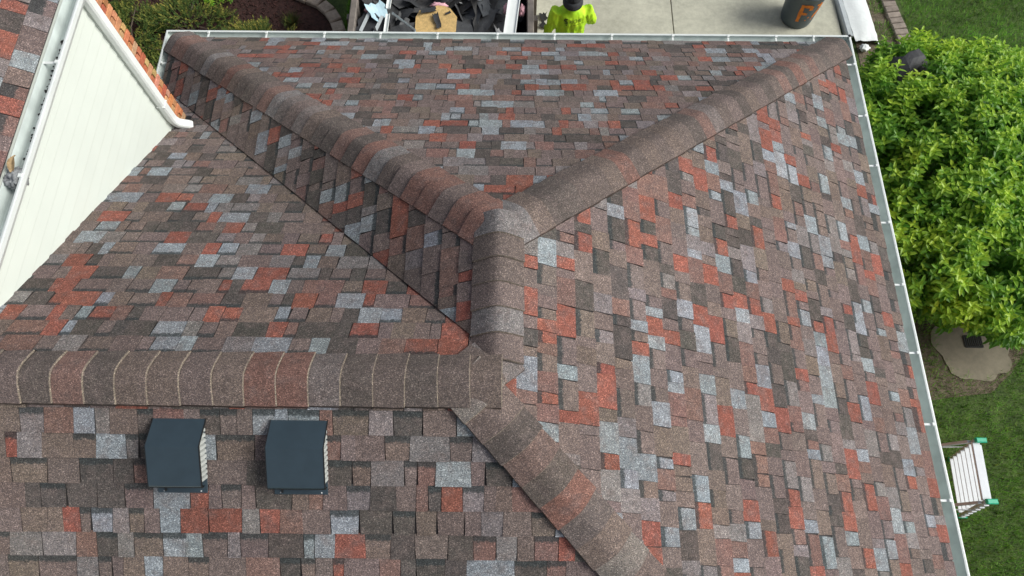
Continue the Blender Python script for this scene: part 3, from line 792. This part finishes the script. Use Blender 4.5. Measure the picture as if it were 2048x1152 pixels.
arms = ([(-.185, 0, 1.44), (-.265, -.03, 1.18), (-.305, .05, .98)], [(.185, 0, 1.44), (.285, .06, 1.19), (.150, .30, 1.10)])
# body: one surface, with hands
mb = MB()
mb.loft([ell((0, .01, z), rx, ry) for z, rx, ry in ((.88, .155, .105), (1.0, .14, .10), (1.15, .15, .105), (1.3, .16, .10), (1.4, .14, .085), (1.46, .085, .07), (1.5, .058, .06), (1.56, .055, .058))])
mb.loft([ell((0, .02 + dy_, z), rx, ry) for z, rx, ry, dy_ in ((1.50, .05, .06, 0), (1.54, .058, .075, .005), (1.60, .072, .092, .01), (1.66, .078, .098, .01), (1.72, .070, .088, .0), (1.765, .04, .05, 0), (1.775, .015, .02, 0))])
mb.loft([ell((0, .118, z), r, r * .8, 10) for z, r in ((1.585, .018), (1.60, .022), (1.63, .012), (1.65, .006))])     # nose
for sg in (-1, 1): mb.loft([ell((sg * .08, .02, z), .012, .022, 10) for z in (1.595, 1.62, 1.65)])                  # ears
for (a_, b_, c_) in arms:
    limb(mb, [(a_[0] * .9, a_[1], a_[2] - .03), b_, c_], [.045, .040, .030])
    w0 = Vector(c_); d = (Vector(c_) - Vector(b_)).normalized(); side = d.cross(Vector((0, 0, 1))).normalized()
    palm = w0 + d * .05
    limb(mb, [w0, palm, w0 + d * .095], [.028, .038, .036])
    for fi, ln in enumerate((.065, .078, .074, .058)):
        f0 = w0 + d * .085 + side * (fi - 1.5) * .021
        limb(mb, [f0, f0 + d * ln * .5 + Vector((0, 0, -.006)), f0 + d * ln * .8 + Vector((0, 0, -.03))], [.0105, .010, .0085], 8)
    sg = 1 if a_[0] < 0 else -1
    t0 = w0 + d * .03 + side * .03 * sg
    limb(mb, [t0, t0 + d * .03 + side * .025 * sg, t0 + d * .065 + side * .03 * sg], [.013, .0115, .010], 8)
for sg in (-1, 1): limb(mb, [(sg * .09, 0, .9), (sg * .10, .02, .50), (sg * .105, -.01, .09)], [.085, .055, .042]); limb(mb, [(sg * .105, -.05, .05), (sg * .11, .12, .04)], [.04, .035])
remeshed("body", mb, "skin", 0.0105, person)
# shirt
mb = MB()
mb.loft([ell((0, .005, z), rx, ry) for z, rx, ry in ((.80, .195, .150), (.9, .190, .145), (1.05, .186, .140), (1.2, .195, .142), (1.32, .215, .140), (1.40, .212, .125), (1.455, .150, .100), (1.495, .075, .075), (1.52, .068, .07))])
for (a_, b_, c_) in arms: limb(mb, [a_, b_, c_], [.088, .070, .048])
def wrinkle(co, n_):
    if co.z < 1.47:
        f = 0.020 * mnoise.noise(Vector((co.x * 22 + co.z * 3, co.y * 14, co.z * 5)))
        f += 0.009 * mnoise.noise(Vector((co.x * 45, co.y * 30, co.z * 14 + 4)))
        return co + n_ * (f * (1.0 if co.z < 1.42 else .4))
    return co
shirt = remeshed("shirt", mb, "hivis", 0.012, person, wrinkle)
mb = MB()
for sg in (-1, 1): limb(mb, [(sg * .09, 0, .92), (sg * .105, .02, .50), (sg * .11, -.015, .08)], [.115, .088, .072])
mb.loft([ell((0, .005, z), rx, ry) for z, rx, ry in ((.80, .17, .125), (.9, .17, .125), (.98, .155, .12))])
remeshed("trousers", mb, "trousers", 0.014, person)
for sg in (-1, 1):
    b = MB(); b.loft([ell((sg * .11, .03, z), rx, ry) for z, rx, ry in ((0.0, .052, .145), (.02, .054, .148), (.05, .05, .135), (.09, .045, .09), (.14, .05, .06))])
    b.v = [(x + PX, y + PY, z + .035) for x, y, z in b.v]; b.build("boot", "boot", person, True)
# cap with bill, six panel seams
b = MB()
b.loft([ell((PX, PY + .025, z + .035), rx, ry, 24) for z, rx, ry in ((1.615, .108, .126), (1.66, .108, .126), (1.71, .100, .117), (1.75, .080, .095), (1.782, .048, .056), (1.79, .014, .016))])
hat = b.build("cap", "hat_cloth", person, True)
b = MB(); b.loft([ell((PX, PY + .01, z + .035), rx, ry, 28) for z, rx, ry in ((1.555, .128, .150), (1.565, .130, .152), (1.60, .116, .136), (1.635, .107, .126))]); b.build("brim", "hat_cloth", hat, True)
b = MB(); b.loft([[Vector((PX + .085 * math.cos(a), PY + .12 + (.115 if top_ else .105) * math.sin(a), z + .035 - .02 * math.sin(a))) for a in [k * math.pi / 10 for k in range(11)]] for z, top_ in ((1.63, 0), (1.638, 1))]); b.build("bill", "hat_cloth", hat)
b = MB()
for k in range(6):
    a = k * math.pi / 3 + math.pi / 2
    b.tube([(PX + math.cos(a) * rx, PY + .025 + math.sin(a) * ry, z + .036) for z, rx, ry in ((1.62, .109, .127), (1.66, .109, .127), (1.71, .101, .118), (1.75, .081, .096), (1.784, .048, .056))], 0.003, 5)
b.build("seam", "vent_dark", hat)
# print on the back of the shirt
bv = BVHTree.FromPolygons([v.co.copy() for v in shirt.data.vertices], [tuple(p.vertices) for p in shirt.data.polygons])
def on_back(x, z, off=0.004):
    hit = bv.ray_cast(Vector((PX + x, PY - 0.6, z + .035)), Vector((0, 1, 0)))
    return (hit[0] + Vector((0, -off, 0))) if hit[0] else Vector((PX + x, PY - .15, z + .035))
def text_mesh(txt, size):
    cu = bpy.data.curves.new("txt", 'FONT'); cu.body = txt; cu.size = size; cu.resolution_u = 2
    ob = bpy.data.objects.new("txt", cu); COL.objects.link(ob)
    me = bpy.data.meshes.new_from_object(ob.evaluated_get(bpy.context.evaluated_depsgraph_get()))
    bpy.data.objects.remove(ob)
    bm = bmesh.new(); bm.from_mesh(me); bmesh.ops.triangulate(bm, faces=bm.faces)
    bmesh.ops.subdivide_edges(bm, edges=[e for e in bm.edges if e.calc_length() > size * .3], cuts=2)
    vs = [v.co.copy() for v in bm.verts]; bm.verts.index_update(); fs = [tuple(v.index for v in f.verts) for f in bm.faces]; bm.free(); return vs, fs
b = MB()
for txt, size, ox, oz in (("RICHE", .064, -.03, 1.340), ("ROOFING", .022, .02, 1.305)):
    if txt == "ROOFING": continue
    vs_, fs_ = text_mesh(txt, size)
    b.mesh([on_back(ox + v.x * 0.86, oz + v.y + v.x * .10) for v in vs_], fs_)
def back_stroke(pts, wd):
    for (x0, z0), (x1, z1) in zip(pts[:-1], pts[1:]):
        d = Vector((x1 - x0, z1 - z0)); L = d.length; d /= L; n = Vector((-d.y, d.x)) * wd / 2; K = 5
        for i in range(K):
            q = []
            for f, sg in ((i / K, 1), ((i + 1) / K, 1), ((i + 1) / K, -1), (i / K, -1)):
                c = Vector((x0, z0)) + d * L * f + n * sg; q.append(on_back(c.x, c.y))
            b.poly(q)
back_stroke([(-.055, 1.395), (-.085, 1.39), (-.10, 1.365), (-.075, 1.35), (-.05, 1.355)], .013)
back_stroke([(-.06, 1.372), (-.085, 1.366)], .011)
back_stroke([(-.05, 1.335), (-.085, 1.332), (-.095, 1.325)], .012)
back_stroke([(-.075, 1.318), (-.065, 1.295)], .012)
for k in range(6): back_stroke([(.02 + k * .026, 1.318 + k * .003), (.036 + k * .026, 1.320 + k * .003)], .006)
b.build("print", "print_ink", shirt)

# ================================================================== TRASH CAN
CX, CY = 4.345, 7.09
t = thing("trash_can", (CX, CY, 0.035), "dark grey plastic trash can with orange spray paint on the driveway", "trash can")
def can_r(z): return 0.232 + 0.052 * z / 0.72
b = MB(); b.lathe([(0.001, .0), (.205, .0), (.226, .012), (.232, .035)] + [(can_r(z), z) for z in (.1, .3, .5, .66)] + [(.288, .665), (.302, .69), (.303, .72), (.292, .725), (.282, .715), (.27, .60), (.225, .06), (.001, .05)], 40, (CX, CY, .035)); b.build("body", "can_plastic", t, True)
b = MB(); b.lathe([(.300, .64), (.312, .648), (.312, .66), (.297, .665)], 40, (CX, CY, .035)); b.build("rim", "can_plastic", t, True)
for a in (math.radians(200), math.radians(20)):
    b = MB(); d = Vector((math.cos(a), math.sin(a), 0)); s_ = Vector((-d.y, d.x, 0)); c = Vector((CX, CY, .035))
    b.tube([c + d * .285 + s_ * -.08 + Vector((0, 0, .55)), c + d * .345 + s_ * -.06 + Vector((0, 0, .56)), c + d * .345 + s_ * .06 + Vector((0, 0, .56)), c + d * .285 + s_ * .08 + Vector((0, 0, .55))], .014, 8)
    b.build("handle", "can_plastic", t)
def can_pt(a, z, off=.003): r = can_r(z) + off; return Vector((CX + r * math.cos(a), CY + r * math.sin(a), .035 + z))
b = MB()
def can_stroke(pts, wd):
    K = 6
    for (a0, z0), (a1, z1) in zip(pts[:-1], pts[1:]):
        x0, x1 = a0 * .26, a1 * .26; d = Vector((x1 - x0, z1 - z0)); L = d.length; d /= L; n = Vector((-d.y, d.x)) * wd / 2
        for i in range(K):
            q = []
            for f, sg in ((i / K, 1), ((i + 1) / K, 1), ((i + 1) / K, -1), (i / K, -1)):
                ww = n * sg * (1 + .18 * math.sin(9 * f + a0 * 5)); c = Vector((x0, z0)) + d * (L * 1.03 * f) + ww; q.append(can_pt(c.x / .26, c.y, .003 + .0006 * (i % 2)))
            b.poly(q)
fa0 = math.radians(-108)
can_stroke([(fa0, .17), (fa0 - .04, .50)], .052)
can_stroke([(fa0 - .06, .49), (fa0 + .42, .50), (fa0 + .46, .42)], .055)
can_stroke([(fa0, .35), (fa0 + .34, .34)], .046)
can_stroke([(fa0 + .50, .27), (fa0 + .57, .26)], .03)
can_stroke([(fa0 + .42, .22), (fa0 + .46, .20)], .02)
can_stroke([(fa0 + .74, .50), (fa0 + 1.0, .52), (fa0 + 1.02, .45), (fa0 + .82, .25)], .04)
can_stroke([(fa0 + .80, .22), (fa0 + .84, .20)], .025)
can_stroke([(fa0 - 1.12, .50), (fa0 - 1.10, .58)], .03)
b.build("paint_marks", "orange_paint", t)["kind"] = "stuff"
b = MB(); b.box(*can_pt(math.radians(-125), .635, .016), .07, .02, .03, rz(math.radians(-35)), bev=.005); b.build("clip", "green_plastic", t)

# ================================================================== TARP, PAVERS, STONES
# white plastic sheet folded over the edge of the drive, crumpled at its near end
b = MB(); rows = []; rr = random.Random(3)
for j in range(34):
    y = 9.5 - j * 0.088; t_ = max(0, (7.3 - y)); end = max(0, (6.95 - y) / 0.36)
    row = []
    for i in range(13):
        f = i / 12; x = 5.03 + 0.055 * (7.5 - y) * (1 if y < 7.5 else 0.4) + f * 0.40
        z = 0.10 + 0.03 * math.sin(f * 3.1) + 0.012 * mnoise.noise(Vector((x * 6, y * 4, 1)))
        if f > .8: z -= (f - .8) * .35
        if end > 0: z += 0.05 * mnoise.noise(Vector((x * 16, y * 14, 3))) * min(1, end); x += 0.03 * mnoise.noise(Vector((x * 9, y * 11, 8))) * end; z = max(.02, z - .06 * max(0, end - .5))
        row.append((x + .06, y, z))
    rows.append(row)
vs_ = [p for r in rows for p in r]; nn = 13; fs_ = [(j * nn + i, j * nn + i + 1, (j + 1) * nn + i + 1, (j + 1) * nn + i) for j in range(33) for i in range(12)]
t = thing("plastic_tarp", (5.28, 7.6, 0.0), "white plastic tarp laid along the driveway edge with a crumpled end", "tarp")
low = [(x, y, z - .006) for x, y, z in vs_]
b.mesh(vs_, fs_); b.mesh(low, [f[::-1] for f in fs_]); b.build("sheet", "tarp", t, True)
b = MB(); R = []
for y, x in ((9.5, 4.93), (7.5, 5.005), (6.72, 5.05)): R.append([(x, y, .022), (x + .09, y, .13), (x + .085, y, .135), (x - .004, y, .022)])
R = []
for y, x in ((9.5, 4.98), (7.5, 5.005), (6.68, 5.055)):
    R.append([Vector(q) for q in ((x - .01, y, .0), (x - .01, y, .085), (x + .01, y, .105), (x + .07, y, .112), (x + .07, y, .0))])
b.loft(R); b.build("folded_edge", "tarp_grey", t)
# black knotted end of the sheet
vs_, fs_ = blob(0.06, 9, 3, .6, (1.1, 1.0, .6), 2.5); b = MB(); b.mesh([Vector(v) + Vector((5.28, 6.50, .06)) for v in vs_], fs_); b.build("crumpled_end", "tarp", t, True)
t = thing("paver_edging", (5.85, 7.0, 0), "curving row of grey-brown pavers between bare soil and lawn", "edging")
path = [(5.86, 9.2), (5.80, 8.4), (5.80, 7.8), (5.835, 7.3), (5.90, 6.85), (5.945, 6.4), (5.93, 5.95), (5.90, 5.5)]
def along(path, step):
    P = [Vector(p) for p in path]; out = []; acc = 0.0; i = 0; pos = P[0].copy()
    tot = []
    for k in range(len(P) - 1):
        L = (P[k + 1] - P[k]).length; n = max(1, int(L / .01))
        for s_ in range(n): tot.append(P[k].lerp(P[k + 1], s_ / n))
    last = tot[0]; d = 0
    for k in range(1, len(tot)):
        d += (tot[k] - tot[k - 1]).length
        if d >= step: out.append(((last + tot[k]) / 2, (tot[k] - last).normalized())); last = tot[k]; d = 0
    return out
for p, d in along(path, 0.105):
    b = MB(); g_ = rs.uniform(.85, 1.12); c = [x * g_ for x in (0.27, 0.225, 0.19)]
    b.box(p.x, p.y, .028 + rs.uniform(0, .008), .098, .205, .06, rz(math.atan2(d.y, d.x) + rs.uniform(-.03, .03)), (*c, 0), bev=.008); b.build("paver", "stone", t)
t = thing("stone_edging", (-2.75, 6.9, 0), "curved border of tan stone blocks around the mulch bed", "edging")
path = [(-4.6, 9.1), (-3.95, 8.05), (-3.55, 7.58), (-3.20, 7.42), (-2.90, 7.27), (-2.69, 7.04), (-2.57, 6.72), (-2.55, 6.3), (-2.56, 5.9), (-2.57, 5.3)]
for p, d in along(path, 0.225):
    b = MB(); g_ = rs.uniform(.85, 1.12); c = [x * g_ for x in (0.42, 0.345, 0.275)]
    b.box(p.x, p.y, .045 + rs.uniform(0, .012), .212 + rs.uniform(-.006, .006), .185, .09, rz(math.atan2(d.y, d.x) + rs.uniform(-.04, .04)), (*c, 0), bev=.016); b.build("stone_block", "stone", t)

# concrete pad with drain grate
b = MB(); pts = []
for k in range(60):
    a = k * 2 * math.pi / 60; r = 1 + .30 * mnoise.noise(Vector((math.cos(a) * 1.6, math.sin(a) * 1.6, 2))) + .12 * mnoise.noise(Vector((math.cos(a) * 5, math.sin(a) * 5, 2)))
    pts.append((5.83 + .50 * r * math.cos(a), 1.90 + .50 * r * math.sin(a)))
b.loft([[(x, y, z) for x, y in pts] for z in (.002, .016)]); pad = b.build("concrete_pad", "pad"); tag(pad, kind='structure')
t = thing("drain_grate", (5.82, 1.90, .018), "small black iron drain grate set in the concrete pad", "grate")
b = MB()
for a in (-1, 1): b.box(5.82 + a * .105, 1.90, .023, .014, .15, .010); b.box(5.82, 1.90 + a * .075, .023, .196, .014, .010)
b.build("frame", "iron", t)
for k in range(8):
    b = MB(); b.box(5.82 - .085 + k * .0243, 1.90, .023, .009, .135, .008); b.build("bar", "iron", t)

# ================================================================== STEPLADDER
t = thing("stepladder", (4.6, .1, 0), "aluminium stepladder with wide treads and green plastic caps standing on the lawn", "ladder")
fN, tN, fS, tS = Vector((5.23, .44, 0)), Vector((4.62, .36, 1.5)), Vector((5.19, -.19, 0)), Vector((4.585, -.215, 1.5))
def bar(p0, p1, wx, wy, name, mat, parent, bev=.004):
    d = p1 - p0; q = Vector((0, 0, 1)).rotation_difference(d.normalized()).to_matrix()
    b = MB(); b.box(*((p0 + p1) / 2), wx, wy, d.length, q, bev=bev); return b.build(name, mat, parent)
for f, tp in ((fN, tN), (fS, tS)):
    sg = 1 if f is fN else -1
    rl = bar(f + Vector((0, 0, .02)), tp + Vector((-.012, 0, .03)), .075, .028, "rail", "aluminium_dull", t)
    for k in range(7):
        c = f.lerp(tp, (k + .62) / 7.2); b = MB(); b.box(c.x, c.y + sg * .019, c.z, .05, .012, .03, bev=.002); b.build("bracket", "aluminium", rl)
    b = MB(); b.box(f.x, f.y, .022, .105, .05, .045, bev=.008); b.build("foot", "green_plastic", rl)
    b = MB(); b.box(tp.x + .012, tp.y, tp.z + .045, .105, .048, .04, bev=.008); b.build("end_cap", "green_plastic", rl)
    rr_ = Vector((3.98, f.y * 1.02, 0)); bar(rr_, tp + Vector((-.06, 0, -.02)), .05, .025, "rear_leg", "aluminium_dull", t)
    b = MB(); b.box(rr_.x, rr_.y, .02, .07, .045, .04, bev=.006); b.build("foot", "green_plastic", t)
for k in range(6):
    f_ = (k + 1.0) / 6.55; c = (fN.lerp(tN, f_) + fS.lerp(tS, f_)) / 2; L = (fN.lerp(tN, f_) - fS.lerp(tS, f_)).length
    b = MB(); b.box(c.x + .004, c.y, c.z, .130, L - .030, .010, rz(math.radians(-3.2)), bev=.004); tr_ = b.build("tread", "aluminium", t)
c = (tN + tS) / 2; b = MB(); b.box(c.x - .016, c.y, 1.5, .075, (tN - tS).length - .03, .03, rz(math.radians(-3.2)), bev=.005); b.build("top_step", "aluminium", t)
for z_ in (.35, .95):
    f_ = z_ / 1.48; b = MB(); x_ = 3.98 + (4.54 - 3.98) * f_; b.box(x_, .11, z_, .03, .56, .02, bev=.003); b.build("rear_brace", "aluminium_dull", t)
bar(Vector((4.86, .415, .92)), Vector((4.36, .41, .90)), .02, .008, "spreader", "aluminium_dull", t, .002); bar(Vector((4.82, -.225, .92)), Vector((4.34, -.215, .90)), .02, .008, "spreader", "aluminium_dull", t, .002)

# ================================================================== VEGETATION
rv = random.Random(11)
def leaf(mb, base, d, n, L, wd, col, fold=0.25, droop=0.2):
    d = d.normalized(); s_ = d.cross(n)
    if s_.length < 1e-3: return
    s_.normalize(); n = s_.cross(d)
    k1 = base + d * L * .34 + n * L * .03; k2 = base + d * L * .70 - n * L * droop * .45; tip = base + d * L - n * L * droop
    P = [base, k1, k2, tip, k1 + s_ * wd * .48 + n * wd * fold, k1 - s_ * wd * .48 + n * wd * fold, k2 + s_ * wd * .40 + n * wd * fold * .8, k2 - s_ * wd * .40 + n * wd * fold * .8]
    mb.mesh(P, [(0, 1, 4), (0, 5, 1), (1, 2, 6, 4), (5, 7, 2, 1), (2, 3, 6), (7, 3, 2)], col)
def sprig(mb, o, ax, rr, size=1.0, young=0.5):
    """upright shoot with opposite leaves, youngest at the tip"""
    ax = ax.normalized(); t1 = ax.orthogonal().normalized(); t2 = ax.cross(t1)
    pairs = rr.randint(4, 6); ang = rr.uniform(0, 6)
    for k in range(pairs):
        f = k / (pairs - 1); p = o + ax * (0.13 * size * f)
        y = min(1, max(0, young + (f - .6) * .6 + rr.uniform(-.12, .12)))
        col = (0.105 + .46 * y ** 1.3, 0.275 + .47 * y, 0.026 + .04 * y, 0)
        for s_ in (0, math.pi):
            a = ang + s_ + rr.uniform(-.25, .25); rad = t1 * math.cos(a) + t2 * math.sin(a)
            d = rad * (1.1 - .45 * f) + ax * (.02 + .50 * f) + Vector((0, 0, rr.uniform(-.15, .1)))
            leaf(mb, p, d, ax, size * rr.uniform(.072, .112) * (1.08 - .35 * f), size * rr.uniform(.034, .052) * (1.05 - .3 * f), col, .2, rr.uniform(.05, .4))
        ang += 1.57
SHC = Vector((5.72, 3.62, 0.45)); SHR = Vector((2.0, 2.25, 1.40))
shrub = thing("leafy_shrub", (SHC.x, SHC.y, 0), "large bright green leafy shrub growing beside the house gutter", "shrub")
b = MB()
for k in range(14):
    a = rv.uniform(0, 6.28); d = Vector((math.cos(a) * rv.uniform(.3, 1), math.sin(a) * rv.uniform(.3, 1), 0))
    p0 = Vector((SHC.x + d.x * .12, SHC.y + d.y * .12, -.03)); p2 = SHC + Vector((d.x * SHR.x * .7, d.y * SHR.y * .7, rv.uniform(.3, .8)))
    p1 = p0.lerp(p2, .5) + Vector((0, 0, .15)); b.tube([p0, p1, p2], [.03, .02, .008], 6)
b.build("branch", "bark", shrub)
variants = []
for k in range(10):
    mb = MB(); sprig(mb, Vector((0, 0, 0)), Vector((0, 0, 1)), rv, 1.0, (0.18, .30, .42, .55, .72)[k % 5]); variants.append(mb.data("leaf_sprig", "leaf"))
pts = []
for k in range(6800):
    # uneven mound: shell points with lumps, thinner inside
    while True:
        v = Vector((rv.gauss(0, 1), rv.gauss(0, 1), rv.gauss(0, 1)))
        if v.length > .1: break
    v.normalize()
    if v.z < -.25: v.z = -v.z
    lump = 1 + .13 * mnoise.noise(v * 2.3 + Vector((4, 1, 7))) + .10 * mnoise.noise(v * 5.5)
    dep = 1 - abs(rv.gauss(0, .085)) if k % 5 else rv.uniform(.55, .9)
    p = SHC + Vector((v.x * SHR.x, v.y * SHR.y, v.z * SHR.z)) * lump * dep
    if p.z > 1.15 and (p.x - 5.0) ** 2 + (p.y - 4.98) ** 2 < .19 ** 2: continue
    if p.z < .06 or p.x < 3.80 or (p.y < 2.1 and p.z < 0.75 and p.x > 4.6): continue
    gap = mnoise.noise(p * 3.1 + Vector((9, 2, 4)))
    if gap < -.33: continue
    q_ = project(p)
    if q_[1] > 636 and q_[0] > 1850 and q_[1] > 655 + max(0, q_[0] - 1905) * .42: continue
    ax = (Vector((v.x / SHR.x, v.y / SHR.y, v.z / SHR.z)).normalized() * .65 + Vector((rv.uniform(-.35, .35), rv.uniform(-.35, .35), .75))).normalized()
    pts.append((dep * lump + rv.uniform(0, .02), p, ax, dep))
def inframe(p):
    q = project(p); return 1700 < q[0] < 2060 and 40 < q[1] < 740
pts.sort(key=lambda t_: -(t_[0] + (5 if inframe(t_[1]) else 0) + (t_[1].z * .25)))
rest = MB()
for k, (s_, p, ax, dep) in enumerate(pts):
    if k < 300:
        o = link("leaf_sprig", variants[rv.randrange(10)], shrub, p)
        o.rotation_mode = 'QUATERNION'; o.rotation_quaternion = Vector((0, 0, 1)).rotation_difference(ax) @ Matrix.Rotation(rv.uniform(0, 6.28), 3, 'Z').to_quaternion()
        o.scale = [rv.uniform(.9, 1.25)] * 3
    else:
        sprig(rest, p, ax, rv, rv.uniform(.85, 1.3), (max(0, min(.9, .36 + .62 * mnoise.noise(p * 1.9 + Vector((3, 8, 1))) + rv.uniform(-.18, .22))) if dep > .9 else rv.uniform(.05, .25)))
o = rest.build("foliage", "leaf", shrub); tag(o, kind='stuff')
# dark sheet lying on the shrub
mb = scrap_mesh(.44, .34, (-.22, -.16, .12), 41, (1, 1, 1), .004, .18); o = mb.build("roofing_felt", "black_sheet"); o.location = (5.0, 5.02, 1.42); o.rotation_euler = (.35, -.1, .3)
tag(o, "black sheet of roofing felt caught on top of the leafy shrub", "sheet")

# junipers
def juniper(x, y, rx, ry, h, n, warm, label):
    t = thing("juniper_bush", (x, y, 0), label, "bush", "low junipers in the mulch bed")
    b = MB()
    for k in range(7):
        a = k * .9 + x; b.tube([(x, y, -.02), (x + math.cos(a) * rx * .35, y + math.sin(a) * ry * .35, h * .5), (x + math.cos(a) * rx * .8, y + math.sin(a) * ry * .8, h * .6)], [.018, .012, .005], 5)
    b.build("branch", "bark", t)
    mb = MB()
    for k in range(int(n * 2.2)):
        a = rv.uniform(0, 6.28); r = math.sqrt(rv.random())
        lump = 1 + .3 * mnoise.noise(Vector((math.cos(a) * 1.5 + x, math.sin(a) * 1.5 + y, 0)))
        p = Vector((x + rx * r * lump * math.cos(a), y + ry * r * lump * math.sin(a), .02 + h * (1 - r * r * .8) * rv.uniform(.35, 1)))
        if mnoise.noise(Vector((p.x * 3.3, p.y * 3.3, 5))) < -.18: continue
        out = Vector((math.cos(a), math.sin(a), 0)); ax = (out * rv.uniform(.3, 1) + Vector((rv.uniform(-.7, .7), rv.uniform(-.7, .7), rv.uniform(.25, .9)))).normalized()
        L = rv.uniform(.08, .17); tip = rv.random() ** 1.6
        t1 = ax.orthogonal().normalized(); t2 = ax.cross(t1)
        for s_ in range(11):
            f = s_ / 10; q = p + ax * L * f; an = s_ * 2.4; dd = ((t1 * math.cos(an) + t2 * math.sin(an)) * (1 - .6 * f) + ax * .8).normalized()
            y_ = f * tip; c = (.060 + (.34 * warm) * y_, .115 + .27 * y_, .028 + .055 * y_, 0)
            sd_ = dd.cross(Vector((0, 0, 1))); sd_ = sd_.normalized() if sd_.length > .05 else t1
            ll = .042 * (1 - .4 * f); mb.mesh([q - sd_ * .008, q + sd_ * .008, q + dd * ll], [(0, 1, 2)], c)
    o = mb.build("foliage", "juniper", t); tag(o, kind='stuff')
juniper(-5.65, 6.35, .75, .85, .42, 620, 1.05, "low olive juniper bush beside the brick corner")
juniper(-4.85, 6.75, .62, .60, .38, 480, 1.15, "low yellowish juniper bush in the middle of the mulch bed")
juniper(-4.70, 5.75, .75, .50, .34, 420, .85, "dark low juniper bush below the corner of the white gutter")
juniper(-3.75, 6.35, .62, .50, .34, 440, 1.2, "low yellow-tipped juniper bush by the gutter between mulch patches")
juniper(-6.4, 7.2, .8, .7, .45, 480, 1.0, "low green juniper bush at the back of the mulch bed")
# bright green young plant and a brown grass tuft
t = thing("leafy_plant", (-4.52, 7.42, 0), "small bright green leafy plant behind the junipers", "plant"); mb = MB()
for k in range(60): 
    a = rv.uniform(0, 6.28); r = rv.uniform(0, .26); p = Vector((-4.52 + r * math.cos(a), 7.42 + r * math.sin(a), .02 + rv.uniform(.05, .22))); sprig(mb, p, Vector((rv.uniform(-.5, .5), rv.uniform(-.5, .5), 1)), rv, .6, .55)
o = mb.build("foliage", "leaf", t); tag(o, kind='stuff')
mb = MB(); mb.tube([(-4.52, 7.42, -.02), (-4.50, 7.43, .18)], [.012, .006], 6); mb.build("stem", "bark", t)
t = thing("grass_tuft", (-3.33, 6.93, 0), "small brown-green ornamental grass tuft on red mulch", "grass tuft"); mb = MB()
for k in range(420):
    a = rv.uniform(0, 6.28); r = rv.uniform(0, .05); d = Vector((math.cos(a), math.sin(a), 0)); p = Vector((-3.33, 6.93, 0)) + d * r; L = rv.uniform(.10, .22); q = p + d * L * rv.uniform(.3, 1.0) + Vector((0, 0, L * rv.uniform(.4, .9)))
    s_ = Vector((-d.y, d.x, 0)) * .004; c = (.11, .10, .03, 0) if rv.random() < .5 else (.05, .085, .02, 0); mb.mesh([p - s_, p + s_, q], [(0, 1, 2)], c)
o = mb.build("blades", "grass", t); tag(o, kind='stuff')
# mulch chips
mb = MB()
for k in range(5200):
    x = rv.uniform(-7.2, -2.66); y = rv.uniform(5.0, 8.2)
    if x > -3.2 and y > 7.1 - (x + 3.2) * .9: continue
    c = rv.uniform(.5, 1.5); mb.box(x, y, .014 + rv.uniform(0, .012), rv.uniform(.02, .055), rv.uniform(.008, .018), .006, euler(rv.gauss(0, .3), rv.gauss(0, .3), rv.uniform(0, 3)), (.052 * c, .022 * c, .018 * c, 0))
o = mb.build("mulch_chips", "scrap"); tag(o, "dark red bark mulch covering the planting bed", "mulch", kind='stuff')

# lawn blades where the camera can see the ground
def in_pad(x, y): return ((x - 5.83) / .52) ** 2 + ((y - 1.90) / .51) ** 2 < .86 + .35 * mnoise.noise(Vector((x * 7, y * 7, 1))) + rv.uniform(-.06, .06)
mb = MB()
def blade(x, y, L, c):
    a = rv.uniform(0, 6.28); d = Vector((math.cos(a), math.sin(a), 0)); s_ = Vector((-d.y, d.x, 0)) * rv.uniform(.0025, .0045)
    p = Vector((x, y, -.002)); q = p + d * L * rv.uniform(.1, .8) + Vector((0, 0, L)); mb.mesh([p - s_, p + s_, q], [(0, 1, 2)], c)
for k in range(110000):
    z_ = rv.random()
    if z_ < .50: x = rv.uniform(4.3, 7.2); y = rv.uniform(-2.6, 2.6)
    elif z_ < .90: x = rv.uniform(5.2, 9.0); y = rv.uniform(4.6, 8.2)
    else: x = rv.uniform(-2.52, -2.32); y = rv.uniform(5.4, 8.4)
    if in_pad(x, y): continue
    pc_ = 1.0
    if z_ >= .5 and z_ < .9:
        if x < 5.52 + (.1 if y > 7 else 0) * 0: continue
        if 5.78 < x < 6.03 + .0: continue
        if x < 5.8 and (mnoise.noise(Vector((x * 4, y * 4, 0))) < -.22): continue
    # thin worn grass round the pad and by the wall
    wear = math.exp(-((x - 5.83) ** 2 + (y - 1.55) ** 2) / .45)
    if x < 5.2 and y > 1.0: wear = max(wear, .7)
    if z_ < .5 and rv.random() < wear * .75: continue
    n_ = mnoise.noise(Vector((x * 1.7, y * 1.7, 3))) * .45 + mnoise.noise(Vector((x * 8, y * 8, 8))) * .40
    g = 1 + n_ + rv.uniform(-.25, .25)
    g *= 1.6; c = (.110 * g + (.10 if rv.random() < .08 else 0), .225 * g + (.05 if rv.random() < .08 else 0), .035 * g, 0)
    blade(x, y, rv.uniform(.03, .085), c)
o = mb.build("grass_blades", "grass"); tag(o, "short green lawn grass around the house", "grass", kind='stuff')
# dirt under the shrub edge
sheet("bare_soil", [(4.0, .7), (4.6, 1.0), (5.1, 1.15), (5.5, 1.2), (5.9, 1.25), (6.2, 1.5), (6.45, 1.8), (6.4, 2.4), (5.6, 3.0), (4.2, 3.2)], 0.004, "dirt")
